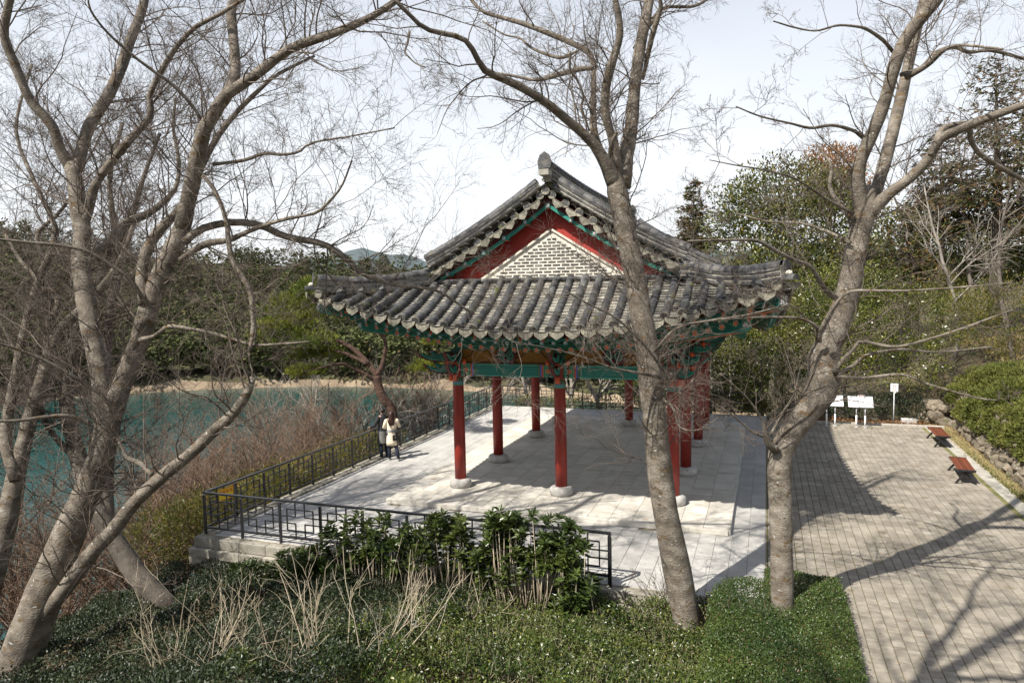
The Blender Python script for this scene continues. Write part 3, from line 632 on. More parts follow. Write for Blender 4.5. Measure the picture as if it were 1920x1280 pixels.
def add_tile_stuff(me_kind, p, d, side):
    X, Y, Z = frame_up(d, side); R_ = np.stack([X, Y, Z], 1); mbs = stuffm['tile_joined' if me_kind == 'cover' else 'channel_joined']; a = cs.random()
    if me_kind == 'cover':
        an_ = np.linspace(-.1, math.pi+.1, 6); V = np.array([(r_*math.cos(q), y_, r_*math.sin(q)) for y_, r_ in ((0, .108), (.42, .096)) for q in an_]); f = np.array([(i, i+1, 7+i, 6+i) for i in range(5)])
    else:
        x_ = np.linspace(-.185, .185, 5); V = np.array([(x, y_, prof(x)+z_) for y_, z_ in ((-.02, .052), (.26, .004)) for x in x_]); f = np.array([(i, i+1, 6+i, 5+i) for i in range(4)])
    mbs.add(V@R_.T+p, f, a)
for k in range(-15, 16):                               # channel rows on the front skirt
    X = k*SP; P = front_row(X)
    if P is None: continue
    pts, L_, f_ = resample(P, .142, .02)
    for i, p in enumerate(pts):
        d = f_(min(L_, (.02+i*.142)+.12))-f_(max(0, (.02+i*.142)-.05)); q = p+OFF+np.array([cs.uniform(-.006, .006), 0, -.005+cs.uniform(-.004, .004)])
        if nchan < 300 or i < 3: place(channel_me, 'channel_tile', q, d, roof, (1, 0, 0)); nchan += 1
        else: add_tile_stuff('ch', q, d, (1, 0, 0))
    e = P[0]+OFF; place(drip_me, 'drip_tile', e+np.array([0, -.03, .01]), (0, 1, -.16+cs.uniform(-.06, .06)), roof, unit((1, cs.uniform(-.03, .03), 0)))
for k in range(-16, 16):                               # cover rows
    X = (k+.5)*SP; P = front_row(X)
    if P is None: continue
    pts, L_, f_ = resample(P, .405, .0)
    for i, p in enumerate(pts):
        d = f_(min(L_, i*.405+.3))-f_(i*.405)
        if np.linalg.norm(d) < .02: continue
        sl = min(1, max(.35, (L_-i*.405)/.405)); place(cover_me, 'cover_tile', p+OFF+np.array([0, 0, .055]), unit(d)+np.array([cs.uniform(-.012, .012), 0, 0]), roof, (1, 0, 0), (1, sl, 1))
    d0 = P[1]-P[0]; X_, Y_, Z_ = frame_up(d0, (1, 0, 0)); ee = P[0]+OFF+np.array([0, 0, .065])-Y_*.02
    if cs.random() > .12: link('round_end_tile', disc_me, roof, TRS(ee, X_, Z_*-1, Y_*-1))
# side slopes and back: joined
for s_ in (-1, 1):
    side = np.array([0, -s_, 0.])
    for k in range(-21, 22):
        for half, kind, st in ((0, 'ch', .28), (.5, 'cover', .41)):
            Y = (k+half)*SP; P = side_row(Y, s_)
            if P is None: continue
            pts, L_, f_ = resample(P, st, 0)
            for i, p in enumerate(pts): add_tile_stuff(kind, p+OFF+np.array([0, 0, .06 if kind == 'cover' else .0]), f_(min(L_, i*st+.2))-f_(max(0, i*st-.05)), np.cross(unit(f_(.3)-f_(0)), (0, 0, 1)))
            e = P[0]+OFF; X_ = unit(np.cross(unit(P[1]-P[0]), (0, 0, 1)))
            if kind == 'ch': link('drip_tile', drip_me, roof, TRS(e+np.array([s_*.03, 0, .01]), X_, (-s_, 0, 0.)))
            else:
                X2, Y2, Z2 = frame_up(P[1]-P[0]); link('round_end_tile', disc_me, roof, TRS(e+np.array([0, 0, .065])-Y2*.02, X2, Z2*-1, Y2*-1))
for k in range(-15, 16):
    for half, kind, st in ((0, 'ch', .28), (.5, 'cover', .41)):
        P = back_row((k+half)*SP)
        if P is None: continue
        pts, L_, f_ = resample(P, st, 0)
        for i, p in enumerate(pts): add_tile_stuff(kind, p+OFF+np.array([0, 0, .06 if kind == 'cover' else .0]), f_(min(L_, i*st+.2))-f_(max(0, i*st-.05)), (-1, 0, 0))
stuffm['tile_joined'].build('roof_tiling', 'tile_joined', roof, True, kind='stuff'); stuffm['channel_joined'].build('channel_tiling', 'channel_joined', roof, True, kind='stuff')

# ------------------------------------------------------------------ gable ends
def gable_z(ax): return 8.70-.585*ax-.045*ax*(3.4-ax)       # underside line of the verge tiles
for g_ in (-1, 1):                                            # front and back
    yw = lambda y: YC+g_*y                                    # y measured outwards from the centre
    Yn = np.array([0, g_, 0.])
    poly = [(x, 6.2) for x in (-3.5, 3.5)]+[(x, gable_z(abs(x))+.22) for x in np.linspace(3.5, -3.5, 21)]
    m = MB(); m.prism(poly, (XC, yw(6.02), 0), (1, 0, 0), (0, 0, 1), Yn*-.08); gw = m.build('gable_wall', 'red_wall', pav)
    if g_ < 0:
        # brick triangle standing proud of the boards
        m = MB(); m.prism([(-2.12, 6.36), (2.12, 6.36), (2.12, 6.50), (.06, 7.80), (-.06, 7.80), (-2.12, 6.50)], (XC, yw(6.09), 0), (1, 0, 0), (0, 0, 1), (0, .055, 0)); bw_ = m.build('brick_gable', 'cream_mortar', gw)
        bh, bwid = .054, .222; pitch, hz = .0905, .262; brick = {}
        rb = random.Random(6)
        for c_ in range(14):
            z = 6.585+c_*pitch; half = (7.80-z-.10)/1.30*2.06-.06
            if half < .08: continue
            n = int(2*half/hz)+2; off = (.5 if c_ % 2 else 0)*hz
            for k in range(-n, n+1):
                xa = k*hz+off-bwid/2; xb = xa+bwid; xa = max(xa, -half); xb = min(xb, half)
                if xb-xa < .07: continue
                key = round(xb-xa, 2)
                if key not in brick:
                    q = MB(); q.box((0, 0, 0), (key, .05, bh)); brick[key] = q.mesh('brick', 'grey_brick')
                link('brick', brick[key], bw_, Matrix.Translation((XC+(xa+xb)/2, yw(6.09)+.0205+rb.uniform(-.003, .002), z+rb.uniform(-.004, .004)))@Matrix.Rotation(rb.uniform(-.006, .006), 4, 'Y'))
        m = MB()
        for s_ in (-1, 1): m.bar((XC+s_*2.15, yw(6.095), 6.50), (XC+s_*.02, yw(6.095), 7.845), .10, .055)
        m.build('plaster_edge', 'lime', bw_)
    for s_ in (-1, 1):
        axs = np.linspace(0.0, 3.35, 14)
        for nm, dz0, dz1, yo, th, mt in (('barge_board', -.02, -.15, 6.38, .05, 'dark_red'), ('barge_strip', -.15, -.255, 6.40, .085, 'teal')):
            m = MB(); m.loft([[(XC+s_*a, yw(yo), gable_z(a)+dz0), (XC+s_*a, yw(yo-th), gable_z(a)+dz0), (XC+s_*a, yw(yo-th), gable_z(a)+dz1), (XC+s_*a, yw(yo), gable_z(a)+dz1)] for a in axs]); m.build(nm, mt, pav)
        for a in (0., .66, 1.30, 1.93, 2.50, 3.08):
            if a == 0 and s_ > 0: continue
            m = MB(); m.box((0, 0, 0), (.13, .36, .13)); o = m.build('purlin_end', 'teal', pav); zc = gable_z(a)-.17-(.04 if a == 0 else 0); o.matrix_local = TRS((XC+s_*a, yw(6.25), zc))
            e_ = MB(); e_.box((0, 0, 0), (.115, .004, .13)); q = e_.build('painted_end', 'square_end', o); q.matrix_local = Matrix.Translation((0, g_*.183, 0))
            e_ = MB(); e_.box((0, 0, 0), (.125, .34, .006)); q = e_.build('painted_underside', 'orange', o); q.matrix_local = Matrix.Translation((0, 0, -.069))
        # verge: short tile rows facing outwards (a round tile end and a drip tile each)
        n = 10
        for i in range(n):
            a = .17+i*(3.55-.17)/(n-1); b_ = a+.19; za = gable_z(a); sl = unit((s_, 0, -.62))
            d_in = np.array([0, -g_, 0.]); up_ = unit((s_*.5, 0, 1)); sx = np.cross(d_in, up_)
            link('verge_cover_tile', cover_me, roof, TRS((XC+s_*a, yw(6.55), za+.16), sx, d_in, up_, (1, 1.2, 1))); link('verge_round_end', disc_me, roof, TRS((XC+s_*a, yw(6.57), za+.17), sx, up_, -d_in))
            if i < n-1:
                zb = gable_z(b_); link('verge_drip_tile', drip_me, roof, TRS((XC+s_*b_, yw(6.56), zb+.13), unit((s_*1, 0, -.45))*s_ if False else unit((1, 0, -.50*s_)), (0, -g_, 0.), unit((.5*s_, 0, 1)), (.92, 1, 1)))
                link('verge_channel_tile', channel_me, roof, TRS((XC+s_*b_, yw(6.53), zb+.10), unit((1, 0, -.5*s_)), (0, -g_, 0.), unit((.5*s_, 0, 1)), (.95, 2, 1)))
    m = MB(); link('verge_round_end', disc_me, roof, TRS((XC, yw(6.61), 8.86), (1, 0, 0), (0, 0, 1), (0, g_, 0)));  link('verge_cover_tile', cover_me, roof, TRS((XC, yw(6.59), 8.86), (g_, 0, 0) if g_ < 0 else (1, 0, 0), (0, -g_, 0), (0, 0, 1)))
    # cream coping roll at the top of the skirt
    for k in range(18):
        m = MB(); x = XC-3.42+k*.402; m.tube([(x-.195, yw(6.40), 6.47), (x+.195, yw(6.40), 6.47)], .062, 9); m.build('coping_roll', 'ridge_tile', roof, True)
    m = MB(); m.box((XC, yw(6.16), 6.42), (6.9, .42, .16)); m.build('coping_fill', 'cream_mortar', roof)

# ------------------------------------------------------------------ ridges (layered tiles with a rounded cap row)
def ridge_line(path, h, wdt, name, step=.42, layers=3):
    """path: polyline of the ridge bottom; builds layer tiles and cap tiles piece by piece"""
    P = np.asarray(path, float); pts, L_, f_ = resample(P, step, 0); n = len(pts); rb = random.Random(len(P)+int(abs(P[0][0])*10))
    for i in range(n):
        a = f_(i*step); b = f_(min(L_, (i+1)*step))
        if np.linalg.norm(b-a) < .08: continue
        X, Y, Z = frame_up(b-a); lh = (h-.09)/layers
        for k in range(layers):
            m = MB(); wk = wdt*(1.0+.10*(k == layers-1)-.06*k); c = (a+b)/2+Z*(lh*(k+.5))+X*rb.uniform(-.008, .008)
            m.box((0, 0, 0), (wk, np.linalg.norm(b-a)-.004, lh*.52)); o = m.build('ridge_layer_tile', 'ridge_tile', roof); o.matrix_local = TRS(c, X, Y, Z)
        m = MB(); m.box((0, 0, 0), (wdt*.72, np.linalg.norm(b-a)+.01, h-.10)); o = m.build('ridge_mortar', 'lime_dark', roof); o.matrix_local = TRS((a+b)/2+Z*(h-.10)/2, X, Y, Z)
        link('ridge_cap_tile', cap_me, roof, TRS(a+Z*(h-.10), X, Y, Z, (wdt/.26, np.linalg.norm(b-a)/.42, 1)))
mb = MB(); an_ = np.linspace(-.1, math.pi+.1, 11); mb.loft([[(r_*math.cos(q), y_, r_*math.sin(q)*.95) for q in an_] for y_, r_ in ((-.015, .135), (0, .14), (.40, .130), (.43, .12))], closed=False); cap_me = mb.mesh('ridge_cap_tile', 'ridge_tile', True)
def end_plate(p, out_d, s=1.0):
    out_d = unit(out_d); X = unit(np.cross(out_d, (0, 0, 1)))
    m = MB(); m.prism([(-.17, -.16), (.17, -.16), (.20, .02), (.13, .20), (0, .29), (-.13, .20), (-.20, .02)], np.array(p), X*s, np.array([0, 0, s]), out_d*.05); return m.build('ridge_end_tile', 'ridge_tile', roof)
# main ridge, slightly sagging
RZ = lambda y: 8.98+.16*abs(y/6.6)**2.2
ridge_line([(XC, YC+y, RZ(y)) for y in np.linspace(-6.45, 6.45, 25)], .56, .32, 'main', layers=4)
for g_ in (-1, 1):
    end_plate((XC, YC+g_*6.62, RZ(6.6)+.46), (0, g_, .25), 1.0)
    m = MB(); m.box((XC, YC+g_*6.60, RZ(6.6)+.20), (.28, .34, .15)); m.build('ridge_end_block', 'lime_dark', roof)
    for s_ in (-1, 1):
        # descending gable ridge and hip ridge
        gl = [(XC+s_*a, YC+g_*(6.29+.02*a), gable_z(a)+.30+.03*math.sin(a)) for a in np.linspace(.16, 3.66, 16)]
        ridge_line(gl, .40, .25, 'gable')
        hl = []
        for t_ in np.linspace(0, 1, 12):
            ax = 3.55+(HA-.12-3.55)*t_; t2 = (ax-GX)/(HA-GX); yh = 6.53+(HB-6.53)*t2; zh = 6.38-.22*max(0, t2)-.12*math.sin(math.pi*max(0, t2))+.02+.12*max(0, t2)**3
            hl.append((XC+s_*ax, YC+g_*yh, zh))
        ridge_line(hl, .44, .26, 'hip'); e = np.array(hl[-1]); dd = unit(np.array([s_, g_*.9, 0])); end_plate(e+np.array([0, 0, .30])-dd*.03, dd+np.array([0, 0, .15]), .62)
        m = MB(); m.lathe([(.0, -.05), (.06, -.04), (.08, 0), (.05, .05), (0, .065)], e+dd*.06+np.array([0, 0, .16]), 10); m.build('ridge_end_filler', 'lime', roof, True)
        m = MB(); m.prism([(-.22, -.02), (.22, -.02), (.16, -.12), (0, -.20), (-.16, -.12)], e+dd*.20+np.array([0, 0, -.02]), unit(np.cross(dd, (0, 0, 1))), (0, 0, 1), dd*-.03); m.build('corner_drip_tile', 'drip', roof)
        link('corner_cover_tile', cover_me, roof, TRS(e+dd*.22+np.array([0, 0, .04]), unit(np.cross(-dd, (0, 0, 1))), -dd, (0, 0, 1.)))

# ------------------------------------------------------------------ eaves: soffit, rafters, flying rafters, hip rafters
def edge_pt(side, k):
    """side 0 front,1 back,2 left,3 right; k signed distance along the edge from its middle -> tip point, outward dir"""
    if side < 2:
        y, z = eave_f(k); g_ = -1 if side == 0 else 1; return np.array([XC+k, YC+g_*(YC-y), z]), np.array([0, g_, 0.])
    x, z = eave_s(k); s_ = -1 if side == 2 else 1; return np.array([XC+s_*x, YC+k, z]), np.array([s_, 0, 0.])
def roof_z(x, y):
    X, Y = x-XC, y-YC; best = []
    P = front_row(max(-6.0, min(6.0, X)))
    if P is not None and -abs(Y) < P[-1, 1]+.02: best.append(np.interp(-abs(Y), P[:, 1], P[:, 2]))
    P = side_row(max(-8.6, min(8.6, Y)), 1)
    if P is not None: best.append(np.interp(abs(X), P[::-1, 0], P[::-1, 2]))
    return min(best) if best else 6.1
mb = MB(); mb.box((0, .52, 0), (.115, 1.04, .14)); fly_me = mb.mesh('flying_rafter', 'green_mid')
mb = MB(); mb.box((0, 0, 0), (.112, .004, .137)); flyend_me = mb.mesh('painted_end', 'square_end')
mb = MB(); mb.tube([(0, 0, 0), (0, 2.35, 0)], .085, 12); raf_me = mb.mesh('round_rafter', 'green_mid', True)
mb = MB(); mb.tube([(0, -.003, 0), (0, .001, 0)], .086, 20); rafend_me = mb.mesh('painted_flower', 'flower_end')
mb = MB(); mb.box((0, .25, -.0715), (.11, .46, .004)); flyun_me = mb.mesh('painted_underside', 'orange')
for side in range(4):
    half = HA-.28 if side < 2 else HB-.28; inner = 3.05 if side < 2 else 5.2; n = int(2*half/.308); sp_ = 2*half/n
    rows_top = []; strip1 = []; strip2 = []; sof = []
    for i in range(n+1):
        k = -half+i*sp_; p, od = edge_pt(side, k); al = np.array([1., 0, 0]) if side < 2 else np.array([0, 1., 0])
        fan = max(0, abs(k)-inner)/(half-inner); tgt = (1 if k > 0 else -1)*(abs(k)-fan*(abs(k)-inner+.25)*.9)
        up_in = .33*(1-.55*fan); run = 2.2
        din = unit(-od*run+al*(tgt-k)*.95+np.array([0, 0, up_in*run])); sx = unit(np.cross(din, (0, 0, 1))); nz = np.cross(sx, din)
        a = p-od*.30+np.array([0, 0, -.10]); o = link('flying_rafter', fly_me, pav, TRS(a, sx, din, nz)); link('painted_end', flyend_me, o, Matrix.Translation((0, -.004, 0))); link('painted_underside', flyun_me, o)
        b = p-od*.86+np.array([0, 0, -.33]); din2 = unit(-od*run+al*(tgt-k)*1.0+np.array([0, 0, (.40*(1-.6*fan))*run])); sx2 = unit(np.cross(din2, (0, 0, 1))); nz2 = np.cross(sx2, din2)
        o = link('round_rafter', raf_me, pav, TRS(b, sx2, din2, nz2)); link('painted_flower', rafend_me, o, Matrix.Translation((0, -.002, 0)))
        tp = p-od*.16+np.array([0, 0, .02]); strip1.append([tp, tp-od*.10, tp-od*.10+np.array([0, 0, -.085]), tp+np.array([0, 0, -.085])]); t2 = b-od*.02+np.array([0, 0, .088]); strip2.append([t2+od*.05, t2-od*.06, t2-od*.06+np.array([0, 0, .075]), t2+od*.05+np.array([0, 0, .075])])
        q0 = p-od*.16+np.array([0, 0, .035]); sof.append([q0, q0+din*.9+np.array([0, 0, .01]), q0+din*1.35*(1-.35*fan)+np.array([0, 0, .02]), p-od*(3.1-1.5*fan)+al*(tgt-k)*1.2+np.array([0, 0, .62*(1-fan)])])
    m = MB(); m.loft(strip1); m.build('eave_board', 'board_paint', pav); m = MB(); m.loft(strip2); m.build('rafter_board', 'green_mid', pav)
    for rg in sof:
        for q in rg[1:]: q[2] = min(q[2], roof_z(q[0], q[1])-.15)
    m = MB(); m.loft(sof, closed=False); m.build('soffit', 'salmon', pav)
def timber(p, q, wd, hh, name, material, endmat, tipcut=.0):
    p = np.array(p, float); q = np.array(q, float); d = unit(q-p); L_ = np.linalg.norm(q-p); sx = unit(np.cross(d, (0, 0, 1))); nz = np.cross(sx, d)
    m = MB(); m.prism([(0, hh/2), (L_, hh/2), (L_, -hh/2), (hh*.9, -hh/2), (hh*.35, -hh*.42), (0, -hh*.18)], (0, 0, 0), (1, 0, 0), (0, 0, 1), (0, wd, 0)); o = m.build(name, material, pav); o.matrix_local = TRS(p-sx*wd/2*-1, d, -sx, nz)
    e = MB(); e.box((0, 0, 0), (wd*.92, .006, hh*.62)); q_ = e.build('painted_end', endmat, o); q_.matrix_local = TRS((-.004, wd/2, hh*.16), (0, 1, 0), (-1, 0, 0), (0, 0, 1))
    e = MB(); e.box((L_/2+.15, wd/2, -hh/2-.002), (L_-.3, wd*.9, .006)); e.build('painted_underside', 'orange', o)
    for ss in (-1, 1):
        e = MB(); e.bar((hh*.9, wd/2+ss*(wd/2+.004), -hh*.40), (L_*.9, wd/2+ss*(wd/2+.004), -hh*.40), .008, hh*.14); e.build('painted_edge', 'teal_light', o)
for s_ in (-1, 1):
    for g_ in (-1, 1):
        c0 = np.array([XC+s_*3.247, YC+g_*5.474, 5.02])
        timber((XC+s_*6.02, YC+g_*8.62, 5.80), c0+np.array([s_*.9, g_*.9, .34]), .24, .30, 'hip_rafter_upper', 'board_paint', 'hip_end')
        timber((XC+s_*5.24, YC+g_*7.75, 5.27), c0+np.array([-s_*.1, -g_*.1, -.22]), .27, .34, 'hip_rafter_lower', 'teal', 'hip_end')
# ------------------------------------------------------------------ iron lattice fence round the terrace
fence = thing('lattice_fence', 'black iron fence with square lattice panels round the stone terrace', 'fence')
FT, FB = 1.07, .17
def bars12(w):
    X = lambda a: a*w; Z = lambda b: FB+.015+(FT-.02-FB-.015)*b
    r0, r1, s0, s1 = .175, .825, .19, .81; c0, c1, d0, d1 = .385, .615, .40, .60
    return [((X(r0), Z(s0)), (X(r0), Z(s1))), ((X(r1), Z(s0)), (X(r1), Z(s1))), ((X(r0), Z(s0)), (X(r1), Z(s0))), ((X(r0), Z(s1)), (X(r1), Z(s1))),
            ((X(c0), Z(1)), (X(c0), Z(d1))), ((0, Z(d1)), (X(c0), Z(d1))), ((X(c1), Z(1)), (X(c1), Z(d1))), ((X(1), Z(d1)), (X(c1), Z(d1))),
            ((X(c0), Z(0)), (X(c0), Z(d0))), ((0, Z(d0)), (X(c0), Z(d0))), ((X(c1), Z(0)), (X(c1), Z(d0))), ((X(1), Z(d0)), (X(c1), Z(d0)))]
def fence_run(p, q, n, nsingle, first_post=True, last_post=True):
    p = np.array(p, float); q = np.array(q, float); d = (q-p)/n; L_ = np.linalg.norm(d); u = d/L_
    for i in range(n+1):
        if (i == 0 and not first_post) or (i == n and not last_post): continue
        c = p+d*i; m = MB(); m.box((c[0], c[1], (FT-.03)/2-.03), (.055, .055, FT+.0)); m.build('post', 'black_iron', fence)
    m = MB(); m.bar(p-u*.03+np.array([0, 0, FT+.015]), q+u*.03+np.array([0, 0, FT+.015]), .075, .045); m.build('top_rail', 'black_iron', fence)
    m = MB(); m.bar(p+np.array([0, 0, FB]), q+np.array([0, 0, FB]), .045, .045); m.build('bottom_rail', 'black_iron', fence)
    for i in range(n):
        c = p+d*i; rest = MB(); pan = None
        for k, ((x0, z0), (x1, z1)) in enumerate(bars12(L_)):
            a = c+u*x0+np.array([0, 0, z0]); b = c+u*x1+np.array([0, 0, z1]); off = np.cross(u, (0, 0, 1))*(.004 if k % 2 else -.004)
            if i < nsingle:
                if pan is None: pan = MB(); pan.bar(a+off, b+off, .027, .027); pan = pan.build('lattice_panel', 'black_iron', fence)
                else:
                    m = MB(); m.bar(a+off, b+off, .027, .027); m.build('lattice_bar', 'black_iron', pan)
            else: rest.bar(a+off, b+off, .027, .027)
        if rest.n: rest.build('lattice_panel', 'black_iron', fence, kind='stuff')
fence_run((0, 0, 0), (10.69, 0, 0), 9, 9)
fence_run((0, 0, 0), (0, 20.9, 0), 18, 14, first_post=False)
fence_run((0, 20.9, 0), (13.4, 20.9, 0), 11, 0, first_post=False)
m = MB(); m.box((10.74, -.12, -.0), (.05, .05, 2.1)); m.build('end_post', 'black_iron', fence)
m = MB(); m.bar((10.72, -.13, FT), (10.72, .0, FT), .05, .04); m.build('end_stay', 'black_iron', fence)
def text_mesh(body, size, material, name, parent, M_, depth=.002):
    cu = bpy.data.curves.new(name, 'FONT'); cu.body = body; cu.size = size; cu.align_x = 'CENTER'; cu.align_y = 'CENTER'; cu.extrude = depth; cu.offset = size*.012
    tmp = bpy.data.objects.new('tmp', cu); COL.objects.link(tmp); bpy.context.view_layer.update()
    me = bpy.data.meshes.new_from_object(tmp.evaluated_get(bpy.context.evaluated_depsgraph_get())); bpy.data.objects.remove(tmp); me.materials.clear(); me.materials.append(MATS[material]); me.name = name
    return link(name, me, parent, M_)
ws = thing('warning_sign', 'small yellow warning sign with red lettering hung on the fence corner', 'sign', (.05, .72, .86))
m = MB(); m.box((0, 0, 0), (.012, .58, .32)); m.build('plate', 'yellow_sign', ws)
m = MB()
for a, b in (((0, -.28, .15), (0, .28, .15)), ((0, -.28, -.15), (0, .28, -.15)), ((0, -.28, -.15), (0, -.28, .15)), ((0, .28, -.15), (0, .28, .15))): m.bar(np.array(a)+(.0075, 0, 0), np.array(b)+(.0075, 0, 0), .012, .012)
m.build('border', 'sign_red', ws)
text_mesh('추락주의', .135, 'sign_red', 'lettering', ws, TRS((.010, 0, .045), (0, 1, 0), (0, 0, 1), (1, 0, 0)))

# ------------------------------------------------------------------ benches
def bench(x0, y0, x1, y1, label):
    """far end (x0,y0), near end (x1,y1) of the seat's axis"""
    c = np.array([(x0+x1)/2, (y0+y1)/2, 0]); d = unit([x1-x0, y1-y0, 0]); L_ = math.hypot(x1-x0, y1-y0); s = np.array([-d[1], d[0], 0])
    b = thing('park_bench', label, 'bench', tuple(c)); b.matrix_world = TRS(c, d, s)
    for k in range(5):
        m = MB(); m.box((0, -.19+k*.095, .44), (L_-.08, .085, .035), cham=.008); m.build('slat', 'bench_wood', b)
    for e in (-1, 1):
        m = MB(); m.box((e*(L_/2-.02), 0, .435), (.045, .49, .05)); m.build('end_bar', 'black_iron', b)
        for k, sg in enumerate((-1, 1)):
            m = MB(); P = []
            for t_ in np.linspace(0, 1, 9):      # curved legs crossing like an X
                yy = sg*(.27-.50*t_+.0*t_); zz = .41*math.sin(t_*math.pi/2)**.9; P.append((e*(L_/2-.10)+k*.05*-e, yy, zz))
            for a_, b_ in zip(P[:-1], P[1:]): m.bar(a_, np.array(b_)+(np.array(b_)-np.array(a_))*.12, .035, .06)
            m.build('leg', 'black_iron', b)
        m = MB(); m.box((e*(L_/2-.12), 0, .40), (.05, .44, .035)); m.build('seat_support', 'black_iron', b)
    m = MB(); m.bar((-L_/2+.1, 0, .33), (L_/2-.1, 0, .33), .04, .04); m.build('stretcher', 'black_iron', b)
bench(20.05, 17.42, 19.98, 15.56, 'wooden slat bench on black curved legs by the stone wall, farther from the hedge-ringed tree')
bench(19.68, 12.13, 19.52, 10.30, 'wooden slat bench on black curved legs by the stone wall, nearer to the hedge-ringed tree')

# ------------------------------------------------------------------ information boards, pole sign, stone block
def board(xl, xr, y, label):
    b = thing('information_board', label, 'board', ((xl+xr)/2, y, 0)); w_ = xr-xl; a = math.radians(52)
    X = (1, 0, 0); Yv = (0, math.sin(a), math.cos(a)); Zv = (0, -math.cos(a), math.sin(a))
    m = MB(); m.box((0, 0, 0), (w_, .62, .04), cham=.005); o = m.build('panel', 'white_board', b); o.matrix_local = TRS((0, .18, 1.07), X, Yv, Zv)
    m = MB()
    for p, q in (((-w_/2, -.31), (w_/2, -.31)), ((-w_/2, .31), (w_/2, .31)), ((-w_/2, -.31), (-w_/2, .31)), ((w_/2, -.31), (w_/2, .31))): m.bar((p[0], p[1], 0), (q[0], q[1], 0), .02, .05)
    f = m.build('frame', 'steel', b); f.matrix_local = TRS((0, .18, 1.07), X, Yv, Zv)
    for s in (-.17, .17):
        m = MB(); m.tube([(s, 0, 0), (s, 0, .52)], .034, 12); lg = m.build('leg', 'white_board', b, True); m = MB(); m.tube([(s, 0, .5), (s, .02, 1.02)], .026, 10); m.build('upper_tube', 'steel', lg, True); m = MB(); m.box((s, 0, .012), (.12, .12, .02)); m.build('foot', 'steel', lg)
board(17.13, 18.09, 19.1, 'white slanted information board on two legs, standing clear of the leaning tree trunk')
board(15.95, 16.93, 19.2, 'white slanted information board on two legs, half hidden by the leaning tree trunk')
ps = thing('pole_sign', 'small white square sign with red writing on a thin steel pole before dark bushes', 'sign', (19.1, 20.6, -.1))
m = MB(); m.tube([(0, 0, 0), (0, 0, 1.6)], .022, 8); m.build('pole', 'steel', ps, True)
m = MB(); m.box((0, -.03, 1.67), (.30, .012, .36)); m.build('plate', 'white_board', ps)
text_mesh('산', .22, 'sign_red', 'lettering', ps, TRS((0, -.037, 1.70), (1, 0, 0), (0, 0, 1), (0, -1, 0)))
m = MB(); m.box((0, -.038, 1.545), (.18, .003, .03)); m.build('lettering_line', 'sign_red', ps)
np_ = thing('name_plate', 'tiny pale plate with red writing on a stake behind the information boards', 'sign', (17.75, 20.25, -.1))
m = MB(); m.box((0, 0, 1.28), (.30, .012, .10)); m.build('plate', 'white_board', np_); m = MB(); m.tube([(0, .02, 0), (0, .02, 1.3)], .014, 6); m.build('stake', 'bark_dark', np_)
m = MB(); m.box((0, -.0075, 1.28), (.22, .003, .045)); m.build('lettering_line', 'sign_red', np_)
m = MB(); m.box((0, 0, .11), (.66, .26, .24), cham=.03); o = m.build('stone_block', 'base_stone'); o.location = (19.80, 21.1, -.1); tag(o, 'long pale cut stone block lying at the foot of the dark bushes', 'stone')

# ------------------------------------------------------------------ rubble wall right of the path
wall = thing('stone_wall', 'rough rubble stone wall holding the bank beside the brick path', 'wall')
import bmesh
def boulder(seed):
    bm = bmesh.new(); bmesh.ops.create_icosphere(bm, subdivisions=2, radius=.5); r_ = random.Random(seed)
    pl_ = [(unit([r_.gauss(0, 1), r_.gauss(0, 1), r_.gauss(0, 1)]), r_.uniform(.30, .42)) for _ in range(11)]
    for v_ in bm.verts:
        c = np.array(v_.co)
        for n_, d_ in pl_:
            k = c@n_
            if k > d_: c = c-n_*(k-d_)
        v_.co = c
    me = bpy.data.meshes.new('stone'); bm.to_mesh(me); bm.free(); me.materials.append(MATS['wall_stone']); return me
stones = [boulder(i) for i in range(9)]
rw = random.Random(31)
def wall_line(t): return np.array([21.35-.012*(t-8)*0+.10*math.sin(t*.4), t])
y = 1.5
for row in range(5):
    y = 1.0+rw.random()*.4
    while y < 20.8:
        s_ = rw.uniform(.42, .80)*(1.12 if row < 2 else .95)
        px_, py_ = wall_line(y+s_/2); hh = s_*rw.uniform(.62, .9)
        link('stone', rw.choice(stones), wall, TRS((px_+row*.10+rw.uniform(-.06, .06), py_, .10+row*.29+rw.uniform(-.05, .05)), unit((1, rw.uniform(-.3, .3), 0)), (rw.uniform(-.2, .2), 1, rw.uniform(-.25, .25)), (0, rw.uniform(-.2, .2), 1), (.75, s_*1.22, hh*1.15))); y += s_
for k in range(10):      # the wall turns behind the path
    for row in range(3):
        s_ = rw.uniform(.4, .7); link('stone', rw.choice(stones), wall, TRS((21.2-k*.02-rw.random()*.5, 20.6+k*.12, .1+row*.3), None, None, None, (s_*1.2, .7, s_)))
m = MB(); m.box((22.05, 10.9, .45), (.8, 20, 1.2)); m.build('wall_core', 'soil', wall)
